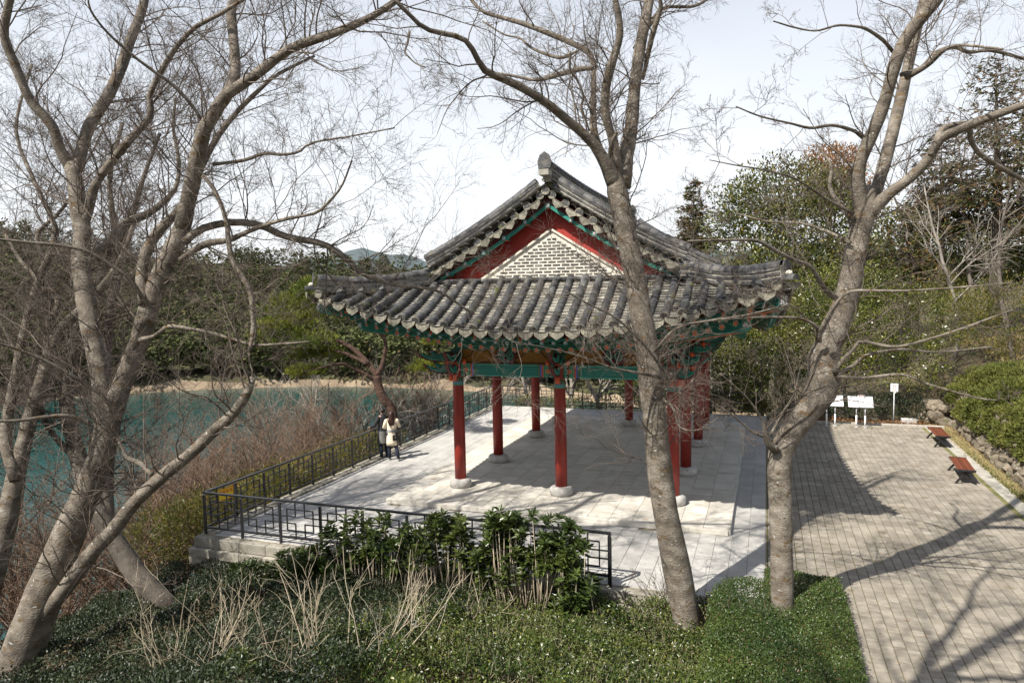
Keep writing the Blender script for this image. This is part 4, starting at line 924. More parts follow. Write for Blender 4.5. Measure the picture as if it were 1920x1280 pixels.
# ------------------------------------------------------------------ two people at the railing
flat('skin', (.55, .33, .23), .55); flat('hair_black', (.012, .010, .010), .4); flat('hair_brown', (.035, .014, .010), .4); flat('coat_dark', (.022, .024, .028), .85); flat('coat_grey', (.20, .20, .19), .85)
flat('coat_cream', (.72, .62, .48), .85); flat('belt_grey', (.22, .22, .23), .8); flat('denim', (.012, .016, .035), .8); flat('shoe_black', (.012, .012, .013), .5); flat('sole', (.6, .6, .58), .6); flat('bag_black', (.010, .010, .011), .4); flat('brass', (.6, .5, .3), .3)
def skin_body(name, nodes, edges, parent):
    me = bpy.data.meshes.new(name); me.from_pydata([n[0] for n in nodes], edges, []); o = bpy.data.objects.new(name, me); COL.objects.link(o)
    sk = o.modifiers.new('skin', 'SKIN'); sk.use_smooth_shade = True; ss = o.modifiers.new('sub', 'SUBSURF'); ss.levels = 1; ss.render_levels = 1
    for i, n in enumerate(nodes): me.skin_vertices[0].data[i].radius = n[1] if isinstance(n[1], tuple) else (n[1], n[1]); me.skin_vertices[0].data[i].use_root = (i == 0)
    bpy.context.view_layer.update(); dg = bpy.context.evaluated_depsgraph_get(); m2 = bpy.data.meshes.new_from_object(o.evaluated_get(dg)); bpy.data.objects.remove(o)
    m2.materials.clear(); m2.materials.append(MATS['skin']); return link(name, m2, parent)
def ring(c, rx, ry, n=20, tilt=0, wob=0, seed=0):
    a = np.arange(n)*2*math.pi/n; w_ = 1+wob*np.sin(a*5+seed)
    return np.stack([c[0]+rx*np.cos(a)*w_, c[1]+ry*np.sin(a)*w_, np.full(n, c[2])+tilt*np.sin(a)], 1)
def person(label, loc, rz, H, pose, coat, hair, female):
    p = thing('person', label, 'person', loc); p.rotation_euler = (0, 0, rz); s = H/1.72
    V = lambda *q: np.array(q, float)*s
    hip, chest, neck, head = V(0, 0, .92), V(0, .01, 1.30), V(0, 0, 1.46), V(0, .02, 1.60)
    sh = [V(-.17, 0, 1.40), V(.17, 0, 1.40)]; hp = [V(-.09, 0, .90), V(.09, 0, .90)]
    kn, an, toe, el, wr = [[V(*q) for q in pose[k]] for k in ('knee', 'ankle', 'toe', 'elbow', 'wrist')]
    nodes = [(hip, (.13*s, .10*s)), (V(0, 0, 1.08), (.12*s, .09*s)), (chest, (.15*s, .10*s)), (V(0, 0, 1.41), (.11*s, .075*s)), (neck, .052*s), (V(0, .01, 1.53), .066*s), (head, (.075*s, .092*s)), (V(0, .01, 1.675), (.055*s, .065*s))]
    edges = [(i, i+1) for i in range(7)]
    def add(prev, q, r_): nodes.append((q, r_)); edges.append((prev, len(nodes)-1)); return len(nodes)-1
    fd = [unit(pose['hand'][k]) for k in (0, 1)]
    for k in (0, 1):
        i = add(0, hp[k], .085*s); i = add(i, kn[k], .055*s); i = add(i, an[k], .038*s); add(i, toe[k], .03*s)
        i = add(3, sh[k], .055*s); i = add(i, el[k], .042*s); i = add(i, wr[k], .027*s); d = fd[k]; sd = unit(np.cross(d, (0, 0, 1)))*(1 if k else -1)
        pal = add(i, wr[k]+d*.045*s, (.036*s, .02*s))
        for j, (off, ln) in enumerate(((-.030, .070), (-.010, .080), (.010, .076), (.028, .062))):
            b = wr[k]+d*.085*s+sd*off*s; f1 = add(pal, b, .0095*s); f2 = add(f1, b+d*ln*.55*s+V(0, 0, -.012), .0085*s); add(f2, b+d*ln*.85*s+V(0, 0, -.034), .007*s)
        t1 = add(i, wr[k]+d*.035*s-sd*.045*s, .010*s); add(t1, wr[k]+d*.075*s-sd*.060*s+V(0, 0, -.01), .008*s)
    body = skin_body('body', nodes, edges, p)
    # face: nose, eyes, mouth, ears
    m = MB(); m.loft([ring(V(0, .105, 1.575), .016*s, .012*s, 8), ring(V(0, .112, 1.585), .014*s, .014*s, 8), ring(V(0, .098, 1.63), .006*s, .006*s, 8)]); m.build('nose', 'skin', p, True)
    for k in (-1, 1):
        m = MB(); m.lathe([(.001, -.006*s), (.009*s, 0), (.001, .006*s)], V(k*.030, .098, 1.615), 8); m.build('eye', 'hair_black', p, True)
        m = MB(); m.lathe([(.004*s, -.03*s), (.014*s, -.01*s), (.016*s, .012*s), (.004*s, .03*s)], V(k*.080, .015, 1.60), 8); m.build('ear', 'skin', p, True)
    m = MB(); m.box(V(0, .098, 1.548), V(.04, .008, .010)); m.build('mouth', 'sign_red', p)
    # trousers and shoes
    for k in (0, 1):
        m = MB(); m.tube([hp[k]+V(0, 0, .06), hp[k], (hp[k]+kn[k])/2, kn[k], (kn[k]+an[k])/2, an[k]+V(0, 0, -.01)], np.array([.105, .10, .085, .068, .06, .056])*s, 14); m.build('trouser_leg', 'denim', p, True)
        d = unit((toe[k]-an[k])*np.array([1, 1, 0])+1e-6); a0 = an[k]*np.array([1, 1, 0]); zb = an[k][2]-.075*s; up = toe[k][2]-an[k][2]+.055*s; sd = np.array([-d[1], d[0], 0]); rings = []
        for t_, w_, h_ in ((-.075, .020, .05), (-.06, .036, .085), (-.01, .042, .10), (.06, .044, .075), (.13, .046, .055), (.185, .032, .04), (.20, .012, .02)):
            a_ = np.arange(12)*2*math.pi/12; rings.append([a0+d*t_*s+sd*w_*s*math.cos(q)+np.array([0, 0, max(zb, 0.006)+max(0, up)*t_*2+(h_/2+h_/2*math.sin(q))*s]) for q in a_])
        m = MB(); m.loft(rings); o = m.build('shoe', 'shoe_black', p, True)
        if female:
            m = MB(); m.loft([[q*1.0 if i_ else q for i_, q in enumerate(r_)] for r_ in [[a0+d*t_*s+sd*w_*s*c_+np.array([0, 0, max(zb, .006)+max(0, up)*t_*2+z_]) for c_, z_ in ((-1, 0), (1, 0), (1, .022*s), (-1, .022*s))] for t_, w_ in ((-.08, .03), (0, .046), (.12, .05), (.2, .025))]]); m.build('sole', 'sole', o)
    # coat: torso and skirt lofted with soft folds, sleeves
    hem = .50 if not female else .52; fl = pose.get('flare', 1)
    k_ = .86 if female else .96; prof = [(1.475, .060, .058), (1.455, .105, .075), (1.42, .180*k_, .098), (1.36, .205*k_, .120), (1.22, .195*k_, .128), (1.06, .18*k_, .122), (.95, .195*k_, .138), (.80, .215*k_, .150*fl), (.64, .23*k_, .160*fl), (hem, .24*k_, .165*fl)]
    m = MB(); m.loft([ring(V(0, .0, z), rx*s, ry*s, 28, wob=.0 if z > 1 else .035*(1.06-z), seed=1) for z, rx, ry in prof[::-1]]); ct = m.build('coat', coat, p, True)
    m = MB(); m.loft([ring(V(0, .005, z), r_*s, r_*.95*s, 18) for z, r_ in ((1.44, .085), (1.47, .074), (1.50, .068), (1.505, .060), (1.46, .058))], cap=False); m.build('collar', coat, ct, True)
    for k in (0, 1):
        m = MB(); m.tube([sh[k]+V((.03 if k == 0 else -.03), 0, -.01), sh[k]+(el[k]-sh[k])*.15, (sh[k]+el[k])/2, el[k], (el[k]+wr[k])/2, wr[k]], np.array([.068, .074, .066, .058, .052, .047])*s, 14); m.build('sleeve', coat, ct, True)
    if not female:
        m = MB(); m.loft([[V(.02, -.165*f, .50), V(.17, -.118*f, .50), V(.16, -.10*f, 1.0), V(.03, -.152*f, 1.0)], [V(.02, -.170*f, .50), V(.17, -.123*f, .50), V(.16, -.105*f, 1.0), V(.03, -.157*f, 1.0)]] if False else [ring(V(.0, .0, z), rx*s, ry*s, 28) [16:25] for z, rx, ry in ((.52, .262*fl, .169*fl), (.70, .242*fl, .160*fl), (.93, .207, .143))], closed=False); m.build('coat_panel', 'coat_grey', ct, True)
    if female:
        m = MB(); m.loft([ring(V(0, 0, z), rx*s, ry*s, 28) for z, rx, ry in ((.985, .176, .143), (1.0, .178, .145), (1.055, .166, .137), (1.07, .160, .130))], cap=False); m.build('belt', 'belt_grey', ct, True)
    # hair
    m = MB(); R_ = []
    for z, rx, ry, yo in (((1.70, .030, .035, .0), (1.69, .062, .072, -.004), (1.66, .086, .098, -.008), (1.61, .094, .104, -.022), (1.55, .094, .092, -.042), (1.48, .100, .075, -.068), (1.40, .112, .062, -.088), (1.30, .112, .050, -.105), (1.22, .085, .034, -.118), (1.18, .04, .016, -.122)) if female else ((1.70, .030, .035, .0), (1.69, .062, .072, -.002), (1.66, .086, .096, -.006), (1.62, .090, .100, -.016), (1.57, .084, .084, -.032), (1.535, .066, .060, -.042))):
        R_.append(ring(V(0, .02+yo, z), rx*s, ry*s, 26, wob=.02+.05*max(0, 1.5-z), seed=3))
    m.loft(R_); m.build('hair', hair, p, True)
    return p
man_pose = dict(knee=[(-.10, .03, .50), (.10, .02, .50)], ankle=[(-.11, -.02, .085), (.11, -.03, .085)], toe=[(-.13, .13, .03), (.13, .12, .03)],
                elbow=[(-.30, .02, 1.16), (.27, -.02, 1.12)], wrist=[(-.34, .24, 1.045), (.25, .16, .96)], hand=[(-.1, 1, .0), (-.2, .9, -.4)], flare=.92)
person('person in a knee length charcoal coat leaning a hand on the fence rail', (.24, 8.74, 0), math.radians(62), 1.90, man_pose, 'coat_dark', 'hair_black', False)
wom_pose = dict(knee=[(-.10, .06, .50), (.13, -.04, .50)], ankle=[(-.11, .02, .085), (.20, -.22, .12)], toe=[(-.12, .17, .03), (.24, -.08, .03)],
                elbow=[(-.26, .0, 1.14), (.25, .05, 1.16)], wrist=[(-.18, .20, 1.08), (.10, .20, 1.26)], hand=[(.4, .9, .2), (-.6, .5, .5)], flare=1.0)
wp = person('person in a cream belted coat with long brown hair and a dark shoulder bag', (.74, 8.50, 0), math.radians(28), 1.84, wom_pose, 'coat_cream', 'hair_brown', True)
bag = thing('shoulder_bag', 'small black shoulder bag hanging against the cream coat on a thin strap', 'bag', (.74, 8.50, 0)); bag.rotation_euler = (0, 0, math.radians(28)); s = 1.84/1.72
m = MB(); m.box((.12*s, -.19*s, .80*s), (.20, .07, .19), cham=.02); m.build('bag_body', 'bag_black', bag); m = MB(); m.box((.12*s, -.228*s, .85*s), (.19, .012, .10)); m.build('flap', 'bag_black', bag); m = MB(); m.box((.12*s, -.238*s, .82*s), (.022, .008, .022)); m.build('clasp', 'brass', bag)
m = MB(); m.tube([np.array(q)*s for q in ((.19, -.18, .88), (.10, -.175, 1.02), (-.02, -.165, 1.2), (-.12, -.13, 1.38), (-.15, -.02, 1.475), (-.12, .10, 1.40))], .008, 6); m.tube([np.array(q)*s for q in ((.05, -.20, .88), (.02, -.178, 1.02), (-.06, -.16, 1.2), (-.13, -.125, 1.38))], .008, 6); m.build('strap', 'bag_black', bag)
# ------------------------------------------------------------------ plant kit
def tubes_batch(mb, P, R, sides=3):
    """P (N,n,3) polylines, R (N,n) radii -> tubes"""
    N, n, _ = P.shape
    if N == 0: return
    T = np.gradient(P, axis=1); T /= np.linalg.norm(T, axis=2, keepdims=True)+1e-12
    ref = np.where(np.abs(T[:, :1, 2:3]) < .9, np.array([0, 0, 1.]), np.array([1., 0, 0])); U = np.cross(T, np.broadcast_to(ref, T.shape)); U /= np.linalg.norm(U, axis=2, keepdims=True)+1e-12; W = np.cross(T, U)
    a = np.arange(sides)*2*math.pi/sides
    V = P[:, :, None]+R[:, :, None, None]*(np.cos(a)[None, None, :, None]*U[:, :, None]+np.sin(a)[None, None, :, None]*W[:, :, None])
    base = (np.arange(N)*n*sides)[:, None, None]; i = (np.arange(n-1)*sides)[None, :, None]; j = np.arange(sides)[None, None]; k = (j+1) % sides
    mb.add(V.reshape(-1, 3), np.stack([base+i+j, base+i+k, base+i+sides+k, base+i+sides+j], -1).reshape(-1, 4))
def grow(rng, P0, D, Ln, R0, n, wob, up=0., taper=.35):
    N = len(P0); P = np.zeros((N, n+1, 3)); P[:, 0] = P0; d = D/np.linalg.norm(D, axis=1, keepdims=True)
    for i in range(n):
        d = d+rng.normal(0, wob, (N, 3))+np.array([0, 0, up]); d /= np.linalg.norm(d, axis=1, keepdims=True); P[:, i+1] = P[:, i]+d*(Ln/n)[:, None]
    return P, R0[:, None]*np.linspace(1, taper, n+1)[None]
def spawn(rng, P, R, k, t0, t1, spread, lenf, radf, upb=.0, fwd=.6, minr=.0, lens=None):
    """k children for each polyline"""
    N, n, _ = P.shape; t = rng.uniform(t0, t1, (N, k))*(n-1); i = np.minimum(t.astype(int), n-2); f = (t-i)[..., None]; r_ = np.arange(N)[:, None]
    p = P[r_, i]*(1-f)+P[r_, i+1]*f; d = P[r_, i+1]-P[r_, i]; d /= np.linalg.norm(d, axis=2, keepdims=True)+1e-12
    q = rng.normal(0, 1, (N, k, 3)); q -= d*(q*d).sum(2, keepdims=True); q /= np.linalg.norm(q, axis=2, keepdims=True)+1e-12
    D = d*fwd+q*spread+np.array([0, 0, upb]); L0 = (np.linalg.norm(np.diff(P, axis=1), axis=2).sum(1))[:, None] if lens is None else lens
    Ln = L0*lenf*rng.uniform(.55, 1.25, (N, k))*(1.15-.5*(t/(n-1))); rad = R[r_, i]*radf
    return p.reshape(-1, 3), D.reshape(-1, 3), Ln.reshape(-1), np.maximum(rad.reshape(-1), minr)
def leaves(mb, rng, P, A, Nn, ln, wd, fold=.25):
    N = len(P); A = A/(np.linalg.norm(A, axis=1, keepdims=True)+1e-12); S = np.cross(A, Nn); S /= np.linalg.norm(S, axis=1, keepdims=True)+1e-12; Nn = np.cross(S, A)
    ln = np.broadcast_to(ln, (N,))[:, None]; wd = np.broadcast_to(wd, (N,))[:, None]
    b = P; l = P+A*ln*.45+S*wd*.5+Nn*wd*fold; r_ = P+A*ln*.45-S*wd*.5+Nn*wd*fold; t = P+A*ln-Nn*ln*.08
    V = np.stack([b, l, t, r_], 1).reshape(-1, 3); i = np.arange(N)*4
    mb.add(V, np.concatenate([np.stack([i, i+1, i+2], 1), np.stack([i, i+2, i+3], 1)]), np.repeat(rng.random(N), 4))
def rdir(rng, N): d = rng.normal(0, 1, (N, 3)); return d/np.linalg.norm(d, axis=1, keepdims=True)
def shell(rng, N, c, r, inner=.25, lump=.18, low=-.6):
    """points in the outer shell of a lumpy ellipsoid, with outward normals"""
    d = rdir(rng, int(N*1.8)); d = d[d[:, 2] > low][:N]; N = len(d)
    k = 1+lump*(np.sin(d[:, 0]*7+c[0])*np.sin(d[:, 1]*6+c[1]*2)+.6*np.sin(d[:, 2]*9+c[0]*3)); f = k*(1-np.abs(rng.normal(0, inner, N)))
    return np.asarray(c)+d*np.asarray(r)*f[:, None], d/np.asarray(r)/np.linalg.norm(d/np.asarray(r), axis=1, keepdims=True)
def ell(u, v, w_, h_, y, dep=None):
    c = on_plane(u, v, 1, y); d = (c-CAM)@FW; return c, np.array([w_/2*d/F_PX, dep or (w_/2*d/F_PX*.8), h_/2*d/F_PX])
def smooth_path(pts, n=26):
    P = np.array(pts, float); Q = np.vstack([2*P[0]-P[1], P, 2*P[-1]-P[-2]]); out_ = []; m_ = len(P)-1
    d = np.concatenate([[0], np.cumsum(np.linalg.norm(np.diff(P[:, :3], axis=0), axis=1))]); d /= d[-1]
    for s_ in np.linspace(0, 1, n):
        i = min(int(np.searchsorted(d, s_, 'right')-1), m_-1); t = (s_-d[i])/(d[i+1]-d[i]+1e-9); a, b, c, e = Q[i], Q[i+1], Q[i+2], Q[i+3]
        out_.append(.5*(2*b+(c-a)*t+(2*a-5*b+4*c-e)*t*t+(3*b-a-3*c+e)*t**3))
    return np.array(out_)
def limb(px, d0, d1, n=26, bow=0.):
    """traced limb: (u, v, width px); depth runs d0 -> d1 -> (n,3) points and radii"""
    P = smooth_path(px, n); t = np.linspace(0, 1, n); dep = d0+(d1-d0)*t+bow*np.sin(math.pi*t)
    pts = np.array([at_depth(u, v, z) for (u, v, _), z in zip(P, dep)]); return pts, np.maximum(P[:, 2], .8)*dep/F_PX/2
def knobbly(rng, R, amt=.05): return R*(1+amt*rng.normal(0, 1, len(R)))
def traced_tree(name, label, limbs, seed, mats=('bark', 'twig'), dens=1., tw=(1.5, .5, .42), group=None, trunk_n=1, lvl=4, minr=.0032, upb=.25, side=.95, wk=1.):
    """limbs: list of (px list, d0, d1[, bow]); the first trunk_n form the trunk"""
    rng = np.random.default_rng(seed); t = thing(name, label, 'tree', group=group); polys = []; L_ = [(p_, r_*wk) for p_, r_ in (limb(*q) for q in limbs)]
    base = L_[0][0][0]; t.location = base; inv = -base
    for k, (P, R) in enumerate(L_):
        m = MB(); m.tube(P+inv, knobbly(rng, R, .03), 14 if R.max() > .08 else 9); m.build('trunk' if k < trunk_n else 'limb', mats[0], t, True)
    br = MB(); w_ = MB()
    A = np.stack([q[0] for q in L_]); AR = np.stack([q[1] for q in L_]); ln = np.linalg.norm(np.diff(A, axis=1), axis=2).sum(1)
    for k in range(len(L_)):
        small = AR[k].max() < .05; cnt = max(3, int(ln[k]*(2.6 if small else 3.8)*dens)); t0 = .35 if k < trunk_n else .12
        p, D, Ln, r_ = spawn(rng, A[k:k+1], AR[k:k+1], cnt, t0, 1., side, 0, .42, upb, .55, minr*2.2, lens=np.array([[1.]]))
        Ln = tw[0]*rng.uniform(.4, 1.4, cnt)*(.6 if small else 1); r_ = np.clip(r_*.6, minr*2.0, .016)
        P1, R1 = grow(rng, p, D, Ln, r_, 9, .16, .035); tubes_batch(br, P1+inv, R1, 5)
        p, D, Ln, r_ = spawn(rng, P1, R1, 8, .15, 1., .85, tw[1], .55, .10, .75, minr*1.15); P2, R2 = grow(rng, p, D, Ln, r_, 6, .15, .03); tubes_batch(br, P2+inv, R2, 4)
        p, D, Ln, r_ = spawn(rng, P2, R2, 5, .15, 1., .8, tw[2]*1.1, .62, .04, .8, minr); P3, R3 = grow(rng, p, D, Ln, r_, 4, .14, .02); tubes_batch(w_, P3+inv, R3, 3)
        if lvl > 3:
            p, D, Ln, r_ = spawn(rng, P3, R3, 3, .2, 1., .7, .6, .7, .03, .85, minr*.75); P4, R4 = grow(rng, p, D, Ln, r_, 3, .15, .0); tubes_batch(w_, P4+inv, R4, 3)
    br.build('branches', mats[1], t, True, kind='stuff'); w_.build('twigs', mats[1], t, True, kind='stuff')
    return t
def bare_tree(name, label, base, H, seed, r0=.16, lean=(0, 0), mats=('bark_dark', 'twig'), nl=8, tw=.5, group=None, lvl=3, stems=1, minr=.006, k1=7, spreadL=.85, fork=.35):
    rng = np.random.default_rng(seed); t = thing(name, label, 'tree', tuple(base), group=group); tr = MB(); br = MB(); w_ = MB()
    P0 = np.zeros((stems, 3)); P0[:, 2] = -.3; D = np.stack([rng.normal(lean[0], .12+.3*(stems > 1), stems), rng.normal(lean[1], .12+.3*(stems > 1), stems), np.ones(stems)], 1)
    PT, RT_ = grow(rng, P0, D, np.full(stems, H*.9), np.full(stems, r0), 12, .075, .03, .22)
    for k in range(stems): m = MB(); m.tube(PT[k], knobbly(rng, RT_[k], .04), 9); m.build('trunk', mats[0], t, True)
    p, D, Ln, r_ = spawn(rng, PT, RT_, nl, fork, .95, spreadL, 0, .55, .45, .5, minr*2, lens=np.full((stems, 1), 1.)); Ln = H*.42*rng.uniform(.6, 1.2, len(p)); P1, R1 = grow(rng, p, D, Ln, r_, 9, .13, .05); tubes_batch(br, P1, R1, 5)
    p, D, Ln, r_ = spawn(rng, P1, R1, k1, .2, 1., .85, tw, .6, .12, .7, minr*1.3); P2, R2 = grow(rng, p, D, Ln, r_, 6, .15, .03); tubes_batch(br, P2, R2, 4)
    p, D, Ln, r_ = spawn(rng, P2, R2, 6, .15, 1., .8, tw, .6, .06, .8, minr); P3, R3 = grow(rng, p, D, Ln, r_, 4, .15, .01); tubes_batch(w_, P3, R3, 3)
    if lvl > 3: p, D, Ln, r_ = spawn(rng, P3, R3, 4, .2, 1., .7, .55, .7, .04, .85, minr*.8); P4, R4 = grow(rng, p, D, Ln, r_, 3, .14, 0.); tubes_batch(w_, P4, R4, 3)
    br.build('branches', mats[0] if r0 > .1 else mats[1], t, True, kind='stuff'); w_.build('twigs', mats[1], t, True, kind='stuff'); return t
def bare_bush(name, label, base, H, seed, stems=14, mat_='twig_red', spread=.5, r0=.018, group=None, k=8, k2=5, minr=.004):
    rng = np.random.default_rng(seed); t = thing(name, label, 'shrub', tuple(base), group=group); br = MB(); w_ = MB()
    P0 = rng.normal(0, .12, (stems, 3)); P0[:, 2] = -.15; D = np.stack([rng.normal(0, spread, stems), rng.normal(0, spread, stems), np.ones(stems)], 1)
    P1, R1 = grow(rng, P0, D, H*rng.uniform(.6, 1.1, stems), np.full(stems, r0), 9, .10, .02); tubes_batch(br, P1, R1, 5)
    p, D, Ln, r_ = spawn(rng, P1, R1, k, .25, 1., .7, .45, .6, .2, .8, minr*1.3); P2, R2 = grow(rng, p, D, Ln, r_, 6, .12, .02); tubes_batch(br, P2, R2, 4)
    p, D, Ln, r_ = spawn(rng, P2, R2, k2, .2, 1., .65, .5, .7, .1, .85, minr); P3, R3 = grow(rng, p, D, Ln, r_, 4, .13, .01); tubes_batch(w_, P3, R3, 3)
    br.build('stems', mat_, t, True, kind='stuff'); w_.build('twigs', mat_, t, True, kind='stuff'); return t
def leafy(name, label, cat, lobes, seed, n, leaf, wd, material, base=None, group=None, up=.3, inner=.22, lump=.18, trunk=None, low=-.75, out=.8, part='foliage', twigs=True, kind=None):
    """broadleaf crown or bush made of lumpy lobes; leaves point outwards"""
    rng = np.random.default_rng(seed); vol = np.array([np.prod(r)**(2/3) for c, r in lobes]); cnt = np.maximum(60, (n*vol/vol.sum()).astype(int)); base = np.asarray(base if base is not None else lobes[0][0]*np.array([1, 1, 0])+np.array([0, 0, lobes[0][0][2]-lobes[0][1][2]]))
    t = thing(name, label, cat, tuple(base), group=group); m = MB()
    for (c, r), k in zip(lobes, cnt):
        P, Nn = shell(rng, k, np.asarray(c), np.asarray(r), inner, lump, low); k = len(P)
        A = Nn*out+rdir(rng, k)*.75+np.array([0, 0, up]); Nr = Nn+rdir(rng, k)*.45+np.array([0, 0, .5]); sz = rng.uniform(.7, 1.25, k)
        leaves(m, rng, P-base, A, Nr, leaf*sz, wd*sz)
    m.build(part, material, t, kind='stuff')
    tm = MB()
    if trunk:
        r0, h = trunk; ctr = np.mean([c for c, r in lobes], 0)-base
        tm.tube([(0, 0, -.3), (0, 0, h*.5), tuple(ctr*np.array([.3, .3, .6])), tuple(ctr)], [r0, r0*.9, r0*.7, r0*.3], 9)
        for c, r in lobes: tm.tube([tuple(ctr*np.array([.2, .2, .45])), tuple((c-base)*.6+ctr*.2), tuple(c-base)], [r0*.6, r0*.4, r0*.15], 6)
        tm.build('trunk', 'bark_dark', t, True)
    elif twigs:
        for c, r in lobes:
            for _ in range(5): e = np.asarray(c)-base+RNG.normal(0, .4, 3)*r; tm.tube([(RNG.normal(0, .05), RNG.normal(0, .05), -.1), tuple(e*.5), tuple(e)], [.014, .01, .005], 5)
        tm.build('stems', 'bark_dark', t, True)
    return t
def needles(m, rng, P, D, n, ln, wd, spread=.7):
    """tufts: n thin blades at every point"""
    N = len(P); Q = np.repeat(P, n, 0); A = np.repeat(D, n, 0)+rdir(rng, N*n)*spread; leaves(m, rng, Q, A, rdir(rng, N*n), ln*rng.uniform(.7, 1.2, N*n), wd, .0)
# ------------------------------------------------------------------ the big bare trees traced from the photograph
dM, dR, dL = 13.3, 12.75, 12.9
traced_tree('maple_tree', 'tall bare tree with lichened trunk standing between the terrace fence and the clipped hedge', [
    ([(1293, 1215, 66), (1287, 1160, 60), (1266, 1050, 60), (1243, 930, 54), (1229, 800, 53), (1217, 680, 53), (1204, 600, 50), (1187, 500, 47), (1166, 400, 46), (1156, 350, 46), (1155, 315, 30), (1158, 295, 12)], dM, dM+.3),
    ([(1155, 350, 40), (1135, 305, 30), (1108, 265, 22), (1060, 222, 20), (1020, 190, 19), (970, 160, 18), (930, 143, 16), (905, 128, 15), (884, 90, 12), (862, 70, 12), (800, 55, 11), (765, 25, 9), (738, -2, 9)], dM+.3, dM-2.2),
    ([(1152, 340, 34), (1128, 290, 20), (1114, 250, 17), (1112, 200, 13), (1113, 120, 12), (1103, 98, 13), (1065, 78, 12), (985, 46, 11), (940, 33, 9), (905, 22, 8), (884, 0, 7), (870, -20, 6)], dM+.3, dM+2.4),
    ([(1158, 335, 34), (1150, 270, 20), (1136, 215, 20), (1136, 165, 20), (1150, 110, 19), (1162, 70, 16), (1160, 30, 14), (1152, -5, 14), (1140, -60, 12)], dM+.3, dM-.8),
    ([(1166, 350, 40), (1172, 300, 36), (1184, 235, 29), (1190, 165, 26), (1200, 90, 25), (1214, 20, 22), (1222, -40, 20), (1240, -130, 16)], dM+.3, dM+1.2),
    ([(1190, 90, 9), (1230, 30, 11), (1250, 14, 8), (1300, 12, 7), (1335, -6, 6)], dM+.9, dM+2.5),
    ([(1205, 150, 7), (1222, 70, 13), (1238, 18, 10), (1236, -12, 8)], dM+1, dM+.2),
    ([(1112, 128, 10), (1085, 130, 12), (1040, 142, 11), (1005, 150, 8), (960, 142, 6), (935, 138, 5)], dM+.6, dM+1.8),
    ([(1085, 95, 5), (1050, 108, 8), (1000, 92, 6), (975, 72, 5), (945, 65, 4), (905, 40, 4)], dM+1.4, dM+3),
    ([(1150, 320, 12), (1145, 285, 12), (1150, 262, 9), (1158, 248, 6)], dM+.2, dM-.3),
    ([(1105, 245, 4), (1098, 225, 5), (1090, 200, 6), (1094, 180, 5), (1082, 150, 5), (1069, 130, 5), (1069, 96, 5)], dM-.6, dM-1.2),
    ([(768, 60, 5), (764, 82, 5), (760, 98, 4), (778, 118, 3), (797, 126, 3)], dM-2.2, dM-2.6),
    ([(1262, 705, 16), (1245, 695, 9), (1215, 655, 6), (1160, 600, 5), (1100, 568, 4), (1060, 545, 3)], dM, dM-1.6),
    ([(1255, 712, 12), (1215, 702, 7), (1150, 690, 5), (1100, 672, 4), (1040, 655, 3), (960, 640, 2)], dM, dM-1.9),
    ([(1225, 660, 5), (1265, 618, 5), (1320, 602, 4), (1400, 590, 3), (1480, 570, 3)], dM, dM-1.0),
    ([(1240, 745, 8), (1262, 765, 6), (1275, 800, 4), (1310, 805, 3), (1350, 780, 2)], dM, dM-1.),
], 5, dens=.8, tw=(1.5, .55, .45), minr=.0030, wk=.85)
